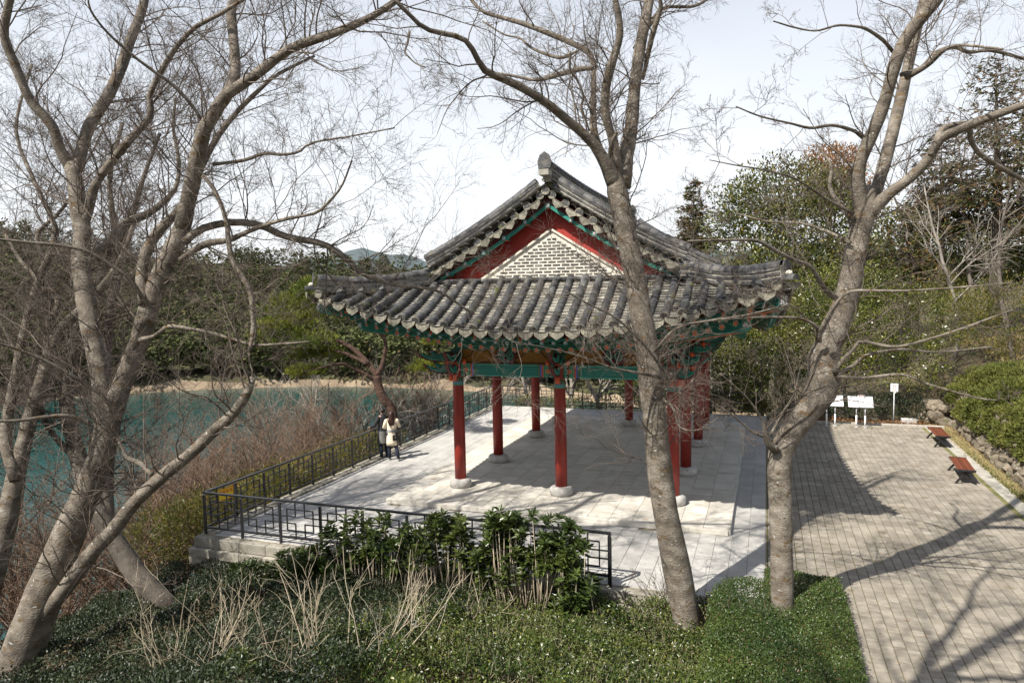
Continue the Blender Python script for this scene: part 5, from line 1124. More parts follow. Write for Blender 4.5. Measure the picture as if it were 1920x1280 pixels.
traced_tree('maple_tree', 'crooked bare tree with a swollen bent trunk rising out of the clipped hedge', [
    ([(1467, 1165, 52), (1466, 1080, 50), (1464, 960, 50), (1461, 880, 50), (1468, 835, 52), (1492, 798, 54), (1524, 757, 58), (1546, 718, 70), (1543, 672, 66), (1560, 630, 54), (1580, 580, 52), (1594, 530, 48), (1604, 470, 46), (1618, 410, 48), (1624, 378, 44), (1632, 350, 20)], dR, dR+.6),
    ([(1618, 400, 36), (1608, 340, 30), (1616, 295, 28), (1640, 240, 27), (1662, 180, 27), (1678, 120, 28), (1700, 70, 28), (1730, 30, 28), (1760, -5, 26), (1800, -60, 24)], dR+.6, dR-.8),
    ([(1630, 395, 34), (1645, 350, 26), (1668, 270, 26), (1690, 180, 24), (1708, 100, 22), (1722, 40, 22), (1735, -5, 20), (1745, -60, 18)], dR+.6, dR+2.2),
    ([(1632, 400, 32), (1665, 365, 24), (1705, 335, 22), (1740, 300, 21), (1762, 262, 20), (1795, 245, 20), (1850, 222, 18), (1925, 195, 16), (2000, 170, 12)], dR+.5, dR-1.5),
    ([(1745, 290, 12), (1765, 245, 14), (1790, 234, 13), (1815, 235, 12), (1822, 268, 11), (1850, 298, 11), (1920, 338, 10), (1980, 360, 8)], dR-.4, dR+1.2),
    ([(1690, 140, 10), (1728, 128, 12), (1755, 100, 11), (1790, 88, 10), (1815, 98, 9), (1860, 95, 8), (1925, 112, 7)], dR, dR+1.5),
    ([(1675, 98, 8), (1655, 75, 8), (1625, 55, 7), (1605, 50, 6), (1570, 48, 5), (1530, 58, 4), (1490, 52, 4), (1450, 40, 3)], dR, dR-1.6),
    ([(1700, 145, 14), (1740, 122, 10), (1770, 95, 8), (1800, 85, 6), (1880, 92, 5)], dR, dR-2),
    ([(1620, 260, 9), (1600, 245, 8), (1560, 235, 7), (1520, 240, 7), (1484, 232, 5), (1425, 218, 4), (1380, 200, 3)], dR+.4, dR-1.6),
    ([(1600, 400, 8), (1575, 388, 8), (1545, 370, 6), (1490, 335, 5), (1430, 318, 4), (1380, 310, 3), (1330, 300, 2)], dR+.4, dR-1.8),
    ([(1598, 410, 12), (1575, 385, 11), (1556, 350, 9), (1558, 310, 6), (1530, 270, 4)], dR+.4, dR+1.6),
    ([(1568, 560, 12), (1545, 540, 10), (1520, 500, 9), (1490, 488, 9), (1450, 468, 9), (1420, 452, 8), (1370, 450, 6), (1290, 452, 4)], dR+.3, dR-1.8),
    ([(1595, 455, 9), (1575, 445, 8), (1540, 430, 7), (1500, 418, 5), (1440, 415, 4), (1380, 400, 3)], dR+.3, dR+1.9),
    ([(1535, 640, 14), (1533, 615, 10), (1505, 598, 7), (1475, 595, 6), (1420, 595, 5), (1345, 600, 4), (1250, 612, 3)], dR, dR-1.5),
    ([(1538, 620, 9), (1560, 580, 8), (1590, 548, 7), (1640, 545, 6), (1700, 545, 5), (1780, 540, 4), (1900, 530, 3)], dR-.2, dR-1.4),
    ([(1565, 698, 14), (1575, 680, 10), (1600, 655, 8), (1615, 640, 8), (1680, 650, 7), (1760, 630, 6), (1820, 610, 5), (1900, 580, 4)], dR, dR-1.3),
    ([(1570, 702, 12), (1600, 685, 8), (1625, 665, 7), (1690, 655, 6), (1760, 660, 5), (1860, 650, 4)], dR, dR+.8),
    ([(1568, 705, 8), (1620, 708, 7), (1690, 702, 6), (1740, 720, 5), (1830, 745, 4), (1870, 750, 3)], dR, dR-.8),
    ([(1455, 845, 20), (1438, 825, 14), (1430, 790, 6), (1400, 745, 4), (1350, 700, 3)], dR, dR-.9),
    ([(1440, 822, 8), (1405, 805, 5), (1370, 775, 4), (1335, 760, 3)], dR, dR-.6),
    ([(1445, 815, 8), (1470, 770, 5), (1490, 735, 4), (1500, 690, 3)], dR, dR-.4),
], 8, dens=.52, tw=(1.5, .55, .45), minr=.0030, mats=('bark', 'twig'), wk=.85)
traced_tree('maple_tree', 'big many stemmed bare tree leaning out of the dark undergrowth toward the lake', [
    ([(5, 1330, 110), (36, 1240, 92), (83, 1115, 82), (119, 1025, 74), (155, 940, 62), (190, 856, 56), (205, 790, 52), (236, 702, 44), (262, 642, 44), (277, 585, 44), (292, 541, 44), (316, 484, 42), (343, 427, 40)], dL, dL+.4),
    ([(340, 435, 38), (352, 380, 36), (366, 319, 35), (383, 242, 34), (403, 212, 30), (424, 178, 27), (470, 148, 24), (537, 96, 22), (580, 78, 21), (638, 58, 19), (700, 30, 16), (745, 0, 14), (790, -30, 12)], dL+.4, dL-1.6),
    ([(418, 190, 28), (437, 155, 26), (441, 120, 24), (437, 67, 23), (434, 17, 23), (450, -8, 22), (520, -50, 20)], dL+.2, dL+1.0),
    ([(178, 880, 44), (195, 800, 44), (190, 720, 42), (175, 640, 42), (162, 568, 42), (151, 484, 40), (155, 434, 38), (148, 403, 36), (143, 353, 34), (134, 309, 34)], dL+.1, dL+1.4),
    ([(136, 320, 28), (112, 279, 24), (97, 235, 23), (57, 188, 21), (27, 118, 20), (8, 67, 19), (14, 20, 18), (24, -20, 17)], dL+1.4, dL+.4),
    ([(138, 325, 28), (150, 292, 27), (168, 235, 26), (202, 181, 25), (228, 124, 24), (244, 77, 22), (266, 20, 20), (275, -20, 18)], dL+1.4, dL+2.4),
    ([(152, 440, 20), (166, 396, 21), (176, 353, 20), (202, 312, 19), (235, 272, 18), (265, 238, 17), (284, 215, 15), (280, 181, 13), (297, 144, 13), (322, 101, 12), (363, 54, 10), (417, 24, 9), (470, -10, 8)], dL+1.2, dL+.2),
    ([(150, 478, 18), (185, 470, 20), (215, 445, 20), (232, 420, 19), (270, 404, 18), (300, 385, 15), (330, 350, 11), (335, 300, 9), (325, 240, 7), (330, 180, 5)], dL+1.2, dL+2.6),
    ([(272, 570, 28), (265, 520, 26), (275, 470, 25), (300, 430, 24), (325, 405, 20), (345, 380, 16), (400, 270, 14), (440, 215, 12), (490, 165, 10), (520, 140, 8), (590, 105, 6)], dL+.2, dL+1.6),
    ([(345, 455, 20), (376, 430, 18), (433, 417, 17), (487, 422, 17), (537, 444, 16), (605, 457, 15), (645, 482, 14), (672, 508, 12), (693, 519, 11), (746, 535, 9), (815, 543, 8), (860, 570, 6), (889, 590, 4)], dL+.3, dL+1.9),
    ([(338, 488, 14), (370, 465, 16), (395, 455, 16), (430, 450, 14), (470, 432, 11), (530, 412, 9), (590, 400, 7), (610, 385, 7), (640, 350, 5), (660, 300, 4)], dL+.3, dL-.9),
    ([(400, 308, 10), (420, 306, 8), (460, 300, 8), (495, 288, 8), (530, 290, 7), (560, 285, 6), (585, 268, 5), (660, 255, 4), (740, 240, 3)], dL+.2, dL-1.),
    ([(380, 330, 9), (398, 350, 10), (415, 385, 10), (425, 420, 11), (434, 484, 12), (455, 520, 12), (470, 551, 13), (475, 600, 12), (473, 630, 10), (467, 660, 7)], dL, dL-.7),
    ([(70, 1165, 30), (119, 1107, 36), (172, 1036, 34), (216, 989, 32), (252, 942, 31), (305, 892, 29), (359, 849, 26), (403, 806, 26), (437, 776, 24), (464, 736, 20), (474, 708, 14)], dL, dL-.8),
    ([(285, 890, 10), (262, 868, 12), (240, 858, 10), (228, 838, 8), (222, 822, 7)], dL-.4, dL-.2),
    ([(248, 640, 14), (290, 630, 10), (308, 615, 9), (330, 612, 9), (400, 625, 8), (470, 645, 7), (520, 645, 5), (580, 640, 3)], dL+.2, dL-.9),
    ([(268, 560, 10), (245, 525, 9), (205, 495, 9), (160, 470, 8), (110, 460, 8), (60, 455, 7), (-10, 448, 6)], dL, dL-1.2),
    ([(215, 775, 10), (195, 745, 9), (160, 720, 9), (120, 695, 8), (60, 665, 7), (-10, 640, 6)], dL, dL-1.2),
    ([(170, 795, 12), (130, 780, 10), (80, 782, 9), (40, 788, 8), (-10, 790, 7)], dL, dL-1),
    ([(380, 230, 9), (365, 205, 8), (330, 165, 8), (290, 135, 7), (250, 105, 7), (200, 60, 6), (170, 20, 5), (165, -5, 4)], dL+.2, dL-1.1),
], 13, dens=1.0, tw=(1.9, .55, .45), minr=.0031, wk=.80)
traced_tree('maple_tree', 'slender bare tree with a forked grey trunk at the edge of the lake bank', [
    ([(-30, 1120, 60), (5, 1010, 48), (28, 900, 40), (45, 830, 34), (60, 770, 31), (77, 719, 29), (94, 662, 28), (114, 618, 26), (144, 588, 22), (190, 540, 16), (230, 480, 12), (250, 420, 9)], 15.0, 16.4),
    ([(100, 650, 20), (100, 600, 18), (108, 560, 14), (70, 520, 11), (40, 490, 9), (10, 440, 7)], 16, 16.8),
    ([(30, 900, 26), (10, 820, 24), (30, 700, 20), (50, 600, 18), (75, 520, 16), (95, 470, 14), (105, 430, 12), (60, 330, 9), (30, 240, 7), (60, 120, 5)], 15.2, 17.5),
    ([(85, 700, 12), (90, 560, 14), (85, 500, 12), (70, 440, 10), (110, 400, 8), (150, 330, 6), (120, 250, 5)], 16, 17.6),
], 17, dens=1.2, mats=('bark', 'twig'), tw=(1.7, .5, .45), minr=.0035, wk=.82)
traced_tree('maple_tree', 'dark stump-based tree trunk leaning left over the shaded bank below the fence', [
    ([(330, 1165, 52), (309, 1136, 50), (259, 1079, 46), (222, 1025, 42), (190, 970, 40), (160, 900, 38), (140, 830, 34), (125, 760, 30), (130, 690, 26), (150, 600, 22), (190, 520, 18), (215, 440, 14), (205, 340, 10), (230, 230, 7)], 15.5, 17.5),
    ([(205, 1000, 26), (200, 900, 28), (205, 800, 26), (200, 700, 22), (205, 600, 20), (220, 520, 18), (225, 460, 16), (250, 400, 12), (270, 330, 9), (300, 250, 7)], 16, 17.8),
    ([(150, 870, 14), (90, 800, 12), (60, 720, 10), (20, 640, 8), (-20, 560, 7)], 16, 16.5),
], 19, dens=1.2, mats=('bark_dark', 'twig'), tw=(1.8, .5, .45), minr=.004, wk=.85)
# tree standing behind the viewpoint whose crown throws branch shadows over the path
def world_tree(label, limbs, seed, mats=('bark', 'twig')):
    rng = np.random.default_rng(seed); base = np.array(limbs[0][0][0], float); t = thing('maple_tree', label, 'tree', tuple(base)); br = MB(); w_ = MB()
    for k, (pts, r0, r1) in enumerate(limbs):
        P = smooth_path([(*p, 1) for p in pts], 22)[:, :3]; P[1:-1] += rng.normal(0, .05, (20, 3)); R = np.linspace(r0, r1, 22); m = MB(); m.tube(P-base, knobbly(rng, R, .04), 10); m.build('trunk' if k == 0 else 'limb', mats[0], t, True)
        if k == 0: continue
        p, D, Ln, r_ = spawn(rng, P[None]-base, R[None], 16, .2, 1., .9, 0, .4, .15, .6, .012, lens=np.array([[1.]])); Ln = 2.4*rng.uniform(.5, 1.3, 16); P1, R1 = grow(rng, p, D, Ln, np.clip(r_, .012, .05), 8, .15, .02); tubes_batch(br, P1, R1, 5)
        p, D, Ln, r_ = spawn(rng, P1, R1, 6, .2, 1., .85, .5, .55, .05, .75, .006); P2, R2 = grow(rng, p, D, Ln, r_, 5, .16, .02); tubes_batch(br, P2, R2, 4)
        p, D, Ln, r_ = spawn(rng, P2, R2, 5, .2, 1., .8, .5, .6, .03, .8, .004); P3, R3 = grow(rng, p, D, Ln, r_, 4, .15, .01); tubes_batch(w_, P3, R3, 3)
    br.build('branches', mats[1], t, True, kind='stuff'); w_.build('twigs', mats[1], t, True, kind='stuff')
gb = float(ground_z(8.5, -19.))
world_tree('tall spreading bare tree behind the viewpoint, its crown above the picture', [([(8.5, -19, gb-.3), (8.8, -18, gb+2.5), (9.4, -15.8, 8.2)], .36, .24), ([(9.4, -15.8, 8.2), (10.6, -11.8, 10.2), (12.6, -8.4, 11.4), (14.6, -6.6, 12.0), (17, -5.4, 12.6)], .20, .05), ([(9.4, -15.8, 8.2), (10.2, -12.5, 11.2), (11.2, -9.4, 12.8), (12.2, -6.8, 14.2)], .17, .04),
    ([(9.3, -16, 7.8), (12.5, -13.2, 10.6), (15.5, -10.2, 12.2), (18.5, -8, 13.2)], .15, .04), ([(11.6, -10, 10.9), (13.4, -9.6, 12.2), (15.6, -8.4, 12.6)], .09, .03)], 77)
# ------------------------------------------------------------------ far pine wood on the hill across the lake
rng = np.random.default_rng(3); m = MB(); NP = 1500
k = rng.random(NP)*(HK-2); s_ = 3+rng.random(NP)**.8*(HS*.68-3); s_[:220] = 3+rng.random(220)*4; i0 = k.astype(int); j0 = s_.astype(int); fi = (k-i0)[:, None]; fj = (s_-j0)[:, None]
base = (HP[i0, j0]*(1-fi)+HP[i0+1, j0]*fi)*(1-fj)+(HP[i0, j0+1]*(1-fi)+HP[i0+1, j0+1]*fi)*fj
for b in base:
    h = rng.uniform(5, 9); r = rng.uniform(2.2, 4.2); nb = 130
    lay = rng.integers(0, 4, nb); d = rdir(rng, nb); rad = r*(1-.2*lay)*np.sqrt(rng.random(nb)); an = rng.random(nb)*2*math.pi
    P = b+np.stack([rad*np.cos(an), rad*np.sin(an), h*(.42+.17*lay)+rng.normal(0, .35, nb)-rad*.12], 1)
    A = np.stack([np.cos(an), np.sin(an), rng.uniform(.0, .7, nb)], 1)+d*.5
    leaves(m, rng, P, A, np.array([0, 0, 1.])+rdir(rng, nb)*.6, rng.uniform(.9, 1.6, nb), rng.uniform(.45, .85, nb), .15)
o = m.build('pine_wood', 'leaf_far'); tag(o, 'dense pine wood covering the hill across the lake', 'wood', kind='stuff')
m = MB()
for b in base[rng.random(NP) < .25]: m.tube([b, b+np.array([rng.normal(0, .4), rng.normal(0, .4), 4.5])], [.25, .15], 4)
o = m.build('pine_trunks', 'bark_dark'); tag(o, 'thin dark trunks under the pine wood across the lake', 'wood', kind='stuff')

# ------------------------------------------------------------------ evergreen trees and bushes behind the path
leafy('camellia_tree', 'glossy dark green camellia bush beside the right corner of the pavilion', 'tree', [ell(1405, 690, 170, 190, 22.6), ell(1352, 660, 110, 150, 22.4), ell(1462, 650, 140, 150, 23.2), ell(1430, 610, 110, 90, 23.)], 41, 15000, .12, .062, 'leaf_camellia', (13.6, 22.6, -.3), trunk=(.10, 1.5))
leafy('camellia_tree', 'yellowish green glossy camellia tree behind the information boards', 'tree', [ell(1590, 570, 220, 170, 23.6), ell(1690, 610, 170, 190, 23.8), ell(1560, 660, 190, 150, 22.8), ell(1670, 680, 190, 120, 22.6), ell(1520, 600, 120, 120, 23.4)], 42, 22000, .125, .064, 'leaf_camellia', (17.3, 23.4, -.2), trunk=(.14, 2.0))
leafy('evergreen_tree', 'broad rounded evergreen tree rising behind the right eave corner', 'tree', [ell(1470, 370, 230, 140, 33), ell(1400, 430, 170, 160, 32), ell(1540, 420, 210, 200, 32), ell(1470, 520, 260, 170, 30.5), ell(1590, 500, 160, 150, 31)], 43, 24000, .22, .11, 'leaf_ever', (14.5, 32, -.5), trunk=(.28, 4), inner=.3)
leafy('evergreen_tree', 'small rusty topped evergreen crown just above the broad rounded tree', 'tree', [ell(1558, 312, 105, 90, 35), ell(1570, 365, 130, 90, 35)], 44, 4500, .24, .10, 'leaf_dry', (17.2, 35, 0), trunk=(.2, 5), inner=.35)
def conifer(name, label, u, v0, v1, w_, y, seed, n, mt='leaf_conifer', base_z=0., layers=16, part='foliage'):
    rng = np.random.default_rng(seed); top = on_plane(u, v0, 1, y); bot = on_plane(u, v1, 1, y); d = (top-CAM)@FW; R0 = w_/2*d/F_PX; t = thing(name, label, 'tree', (bot[0], y, base_z)); base = np.array([bot[0], y, base_z]); H = top[2]-base_z; m = MB(); tr = MB()
    tr.tube([(0, 0, -.3), (.05, 0, H*.5), (top[0]-bot[0], 0, H*.98)], [R0*.09+.05, R0*.06+.03, .02], 9); z0 = (bot[2]-base_z)/H
    Pb = []; Db = []
    for i in range(layers):
        f = i/(layers-1); z = H*(z0+(1-z0)*f); rr_ = R0*(1-.80*f**1.3)*rng.uniform(.75, 1.15); nb = max(5, int(11*(1-f))+3)
        for q in range(nb):
            a = rng.random()*2*math.pi; L_ = rr_*rng.uniform(.7, 1.1); e = np.array([math.cos(a)*L_, math.sin(a)*L_, L_*rng.uniform(-.25, .2)]); p0 = np.array([(top[0]-bot[0])*f, 0, z]); tr.tube([p0, p0+e*.55+np.array([0, 0, .06*L_]), p0+e], [.045, .03, .012], 4)
            cnt = max(6, int(n*L_/(layers*9*R0))); tt = rng.uniform(.25, 1.05, cnt)[:, None]; Pb.append(p0+e*tt+rng.normal(0, .10*R0, (cnt, 3))*np.array([1, 1, .5])); Db.append(np.broadcast_to(unit(e), (cnt, 3))+np.array([0, 0, -.1]))
    needles(m, rng, np.concatenate(Pb), np.concatenate(Db), 3, .34, .085, .8); m.build(part, mt, t, kind='stuff'); tr.build('trunk', 'bark_dark', t, True); return t
conifer('conifer_tree', 'slim small conifer seen over the right slope of the tiled roof', 1300, 342, 470, 75, 36, 51, 2600, base_z=-1)
conifer('conifer_tree', 'tall dark brownish conifer towering over the juniper hedge and stone wall', 1868, 110, 420, 250, 36, 52, 6500, base_z=1.5, layers=20)
conifer('conifer_tree', 'ragged conifer with low open branches and dark trunk behind the bamboo thicket', 1765, 250, 430, 150, 38, 53, 3600, base_z=1)
conifer('conifer_tree', 'dense conifer whose low branches fill the gap behind the crooked tree', 1700, 400, 560, 170, 34, 54, 3600, base_z=.6)
leafy('evergreen_tree', 'dense dark evergreen belt far behind the bamboo and the tall conifer', 'tree', [ell(1700, 470, 220, 170, 44), ell(1830, 490, 240, 170, 45), ell(1930, 470, 200, 190, 44), ell(1640, 530, 160, 120, 43)], 47, 15000, .30, .14, 'leaf_ever', (24, 44, 2), trunk=(.25, 4), inner=.3)
# dark thicket filling the back under the trees
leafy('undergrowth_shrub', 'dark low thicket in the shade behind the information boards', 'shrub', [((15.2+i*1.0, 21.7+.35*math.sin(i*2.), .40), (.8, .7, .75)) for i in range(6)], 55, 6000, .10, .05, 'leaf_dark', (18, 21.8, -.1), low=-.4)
leafy('bamboo_thicket', 'pale green dwarf bamboo clump at the platform corner under the camellia bush', 'bamboo', [((12.5, 21.6, .5), (.8, .5, .8)), ((13.5, 21.2, .35), (.6, .4, .5)), ((11.4, 21.9, .3), (.7, .5, .6))], 56, 3500, .17, .03, 'leaf_bamboo', (12.6, 21.6, -.2), up=.7)
leafy('bamboo_thicket', 'tall bamboo thicket on the bank above the juniper hedge', 'bamboo', [ell(1800, 610, 130, 120, 27), ell(1880, 590, 150, 130, 27), ell(1770, 560, 90, 90, 29), ell(1900, 650, 90, 60, 26)], 57, 9000, .22, .035, 'leaf_bamboo', (22.4, 27, 1.5), up=.3)
# juniper hedge draped over the rubble wall
jl = []; rj = random.Random(5)
for i in range(12):
    y = 9.3+i*1.12; jl.append((np.array([22.75+rj.uniform(-.15, .25), y, 1.55+rj.uniform(-.12, .18)]), np.array([1.35, .95, .80])*rj.uniform(.85, 1.1)))
    if i % 2: jl.append((np.array([23.9, y+.4, 1.9]), np.array([1.2, 1.1, .75])))
jl += [(np.array([22.0, 20.5, 1.25]), np.array([.9, .8, .6])), (np.array([21.9, 12.6, 1.0]), np.array([.6, .8, .5])), (np.array([21.9, 10.2, 1.0]), np.array([.7, .9, .55]))]
jl += [(np.array([21.85, 6.2+k_*1.25, .95+.12*math.sin(k_*3)]), np.array([.80, 1.0, .66])) for k_ in range(11)]
rng = np.random.default_rng(58); t = thing('juniper_hedge', 'clipped spreading juniper hedge draped over the top of the rubble wall', 'hedge', (22.8, 15, 1.0)); m = MB(); b0 = np.array([22.8, 15, 1.0])
for c, r in jl:
    P, Nn = shell(rng, 1500, c, r, .10, .13, -.5); needles(m, rng, P-b0, Nn*.7+np.array([-.1, 0, .25]), 3, .13, .038, .55)
m.build('foliage', 'leaf_juniper', t, kind='stuff'); m = MB()
for c, r in jl: m.tube([(c-b0)*np.array([1, 1, 0])+np.array([.2, 0, .1]), c-b0], [.05, .02], 5)
m.build('stems', 'bark_dark', t)
# bare trees behind the pavilion and on the right
BT = [((1245, 470), 29, 9.5, .13, 'twig_grey', 'pale bare tree rising just behind the right roof slope'), ((1195, 470), 36, 11, .14, 'twig', 'thin bare tree behind the roof next to the central trunk'), ((1345, 480), 27, 8.5, .10, 'twig_grey', 'silvery bare tree in front of the small conifer'),
      ((1790, 560), 29, 11, .13, 'twig_grey', 'leafless grey tree rising out of the bamboo thicket'),
      ((1905, 560), 26, 11, .14, 'twig', 'leafless tree on the bank in front of the tall conifer'), ((900, 520), 38, 8.5, .1, 'twig', 'fine twigged bare tree peeping over the left roof slope'), ((1830, 560), 36, 14, .15, 'twig_red', 'russet bare tree between the two tall conifers'), ((1720, 600), 40, 14, .16, 'twig_red', 'reddish bare tree far behind the bamboo'), ((1420, 540), 44, 15, .15, 'twig', 'tall hazy bare tree far behind the broad evergreen')]
for q, ((u, v), y, H, r0, mt, lb) in enumerate(BT):
    c = on_plane(u, v, 1, y); bz = float(ground_z(c[0], y)); bare_tree('bare_tree', lb, (c[0], y, bz), H+max(0, -bz)*.5, 100+q, r0, (RNG.normal(0, .08), 0), ('bark_dark' if mt != 'twig_grey' else 'twig_grey', mt), 9, .5, k1=7, minr=.007)
# behind the back fence: trunks and a small green tree against the lake
leafy('evergreen_shrub', 'light green bush behind the far fence seen between the columns', 'shrub', [(np.array([7.2, 23.2, .9]), np.array([.9, .7, 1.0])), (np.array([8.2, 23.4, .4]), np.array([.8, .6, .8]))], 61, 3000, .13, .06, 'leaf_box', (7.6, 23.3, -1.2))
leafy('evergreen_shrub', 'low mixed bush along the foot of the far fence', 'shrub', [(np.array([1.5+i*1.5, 22.2, -.2]), np.array([.9, .6, .6])) for i in range(7)], 62, 6000, .12, .05, 'leaf_bamboo', (6, 22.3, -1.2))
for q, (x, y, H) in enumerate(((1.2, 23.5, 7), (3.6, 24.2, 7.5), (5.6, 23.2, 7), (9.4, 24.5, 8), (10.6, 23.6, 7), (-1.5, 22.5, 7.5))):
    bare_tree('bare_tree', ['pale leaning tree behind the far left corner of the fence', 'grey tree behind the far fence seen left of the middle column', 'grey tree behind the far fence seen right of the middle column', 'grey tree behind the far fence next to the light green bush', 'thin tree behind the far fence near the rear right columns', 'pale tree on the lake bank beyond the rear fence corner'][q], (x, y, float(ground_z(x, y))), H, 130+q, .15, (RNG.normal(0, .25), 0), ('twig_grey', 'twig_grey'), 9, .5, k1=6, minr=.007, fork=.18)

# ------------------------------------------------------------------ lake bank on the left
pt = thing('red_pine', 'red barked pine with a bent trunk leaning behind the two people', 'tree'); dP = 29.5; rngp = np.random.default_rng(71)
PL = [limb([(745, 850, 24), (738, 800, 20), (736, 775, 18), (730, 760, 18), (716, 742, 18), (709, 722, 17), (706, 704, 16)], dP, dP), limb([(707, 706, 12), (697, 690, 11), (680, 670, 10), (660, 652, 9), (635, 640, 8), (600, 630, 6), (560, 625, 4)], dP, dP+1), limb([(706, 704, 11), (716, 685, 9), (722, 660, 8), (721, 636, 7), (700, 610, 5), (690, 585, 4)], dP, dP+1), limb([(704, 712, 8), (690, 704, 7), (660, 690, 7), (640, 682, 6), (600, 690, 4), (560, 700, 3)], dP, dP-1.2), limb([(690, 682, 8), (660, 668, 7), (640, 660, 6), (600, 655, 4), (540, 650, 3)], dP, dP+1.5)]
b0 = PL[0][0][0]; pt.location = b0
for kk, (P, R) in enumerate(PL): m = MB(); m.tube(P-b0, R, 10); m.build('trunk' if kk == 0 else 'limb', 'pine_bark', pt, True)
m = MB()
for u, v, w_, h_ in ((560, 640, 130, 40), (590, 668, 90, 40), (540, 606, 110, 45), (620, 590, 120, 50), (680, 590, 90, 40), (545, 575, 90, 40), (575, 700, 60, 24), (600, 545, 90, 40), (660, 560, 90, 45), (820, 640, 50, 30), (805, 690, 60, 24), (512, 625, 70, 40)):
    c = at_depth(u, v, dP+rngp.uniform(-1, 1.5)); r = np.array([w_/2, w_/2.2, h_/2])*dP/F_PX; P, Nn = shell(rngp, 420, c, r*1.15, .5, .2, -.3); needles(m, rngp, P-b0, Nn*.5+np.array([0, 0, .8]), 7, .26, .030, .8)
m.build('foliage', 'leaf_pine', pt, kind='stuff')
def gz(x, y): return float(ground_z(x, y))
for q in range(9):
    y = .6+q*1.35; lb = {0: 'yellow green bamboo clump outside the fence next to the yellow warning sign', 6: 'yellow green bamboo clump outside the fence beside the two people'}.get(q, 'yellow green bamboo clump outside the left fence between the warning sign and the red pine')
    x = -1.25-.15*math.sin(q*2.1); leafy('bamboo_thicket', lb, 'bamboo', [(np.array([x, y, -.35]), np.array([.75, .95, 1.0])), (np.array([x-1.3, y+.3, -.9]), np.array([1.15, 1.0, 1.15]))], 200+q, 4200, .15, .026, 'leaf_bamboo', (x-.3, y, gz(x-.3, y)), up=.35, group='bamboo clumps along the left fence')
rb = random.Random(12)
for q, (x, y, H, mt) in enumerate(((-4.2, 3.2, 4.6, 'twig_red'), (-5.2, 5.5, 5.4, 'twig_red'), (-4.4, 8.2, 5.4, 'twig_red'), (-7.0, 8.5, 6.5, 'twig_red'), (-3.4, 1.0, 4.0, 'twig_red'), (-6.4, 12, 6.5, 'twig_grey'), (-8.6, 5.0, 6, 'twig_red'), (-3.0, 6.4, 4.8, 'twig_red'), (-5.8, 10.2, 6.5, 'twig_red'), (-2.9, 10.8, 4.6, 'twig_red'), (-4.4, 13.2, 5.8, 'twig_red'), (-9.5, 12, 8, 'twig_red'), (-7.5, 1.5, 6, 'twig_red'), (-2.2, 16.5, 5, 'twig_red'), (-5.0, -.8, 5.2, 'twig_red'))):
    bare_bush('bare_shrub', 'leafless brown bush on the steep lake bank' if mt == 'twig_red' else 'leafless silvery bush on the lake bank beside the red pine', (x, y, gz(x, y)), H, 300+q, 20, mt, .38, .03, 'leafless bushes on the lake bank' if mt == 'twig_red' else None, 11, 7, .009)
for q, (x, y, H, r0, ln) in enumerate(((-3.8, 11.5, 6.5, .10, .5), (-5.2, 14.5, 7.5, .13, -.3), (-2.6, 14.0, 5.5, .09, .2), (-4.6, 18.0, 8, .13, .35), (-8.0, 15, 8, .12, .2), (-10.5, 9, 9, .14, .25), (-13, 4, 11, .16, .1), (-9, 1.0, 9, .13, -.1), (-15, 12, 11, .15, 0), (-6, -2.5, 9, .13, -.15), (-11, -4, 11, .15, 0))):
    bare_tree('bare_tree', 'grey leafless tree on the slope between the left fence and the lake', (x, y, gz(x, y)), H, 320+q, r0, (ln, .1), ('twig_grey' if q < 5 else 'bark_dark', 'twig_grey' if q < 5 else 'twig'), 10, .5, 'leafless trees on the lake slope', minr=.006, k1=7, fork=.2)
# shaded evergreen ground cover on the near bank
def carpet(name, label, region, n, leaf, wd, material, seed, hgt, up=.8, keep=None, cat='ground cover', kind='stuff', jitter=.12):
    rng = np.random.default_rng(seed); x0, x1, y0, y1 = region; P = np.stack([rng.uniform(x0, x1, n), rng.uniform(y0, y1, n)], 1)
    if keep is not None: P = P[keep(P[:, 0], P[:, 1])]
    z = ground_z(P[:, 0], P[:, 1]); h = hgt(P[:, 0], P[:, 1]); f = 1-np.abs(rng.normal(0, .22, len(P))); Q = np.column_stack([P, z+h*np.clip(f, 0, 1.2)]); k = len(Q); m = MB()
    sz = rng.uniform(.65, 1.3, k); leaves(m, rng, Q, rdir(rng, k)+np.array([0, 0, up]), np.array([0, 0, 1.])+rdir(rng, k)*.7, leaf*sz, wd*sz); o = m.build(name, material); tag(o, label, cat, kind=kind); return o
lumpy = lambda a, b: (lambda x, y: a+b*(np.sin(x*2.3+np.sin(y*1.7)*1.2)*np.sin(y*2.1+1)+.6*np.sin(x*5.1+y*3.3)))
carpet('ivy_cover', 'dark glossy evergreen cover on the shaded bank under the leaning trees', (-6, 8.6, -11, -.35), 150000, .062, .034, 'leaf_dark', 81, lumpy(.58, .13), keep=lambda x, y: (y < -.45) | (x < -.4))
carpet('boxwood_cover', 'bright small leaved boxwood spreading in front of the terrace wall', (6.2, 13.3, -7.5, -.4), 62000, .052, .030, 'leaf_box', 82, (lambda x, y: lumpy(.42, .24)(x, y)*(1-.72*np.exp(-((x-12.5)/1.1)**2-((y+2.2)/1.5)**2))), keep=lambda x, y: (x > 7.2+.5*np.sin(y*3)) & (np.hypot(x-12.42, y+.95) > .33))
carpet('boxwood_cover', 'boxwood sprigs growing on the near side below the viewpoint', (13.0, 15.4, -9, -4.6), 16000, .042, .025, 'leaf_box', 83, lumpy(.62, .1))
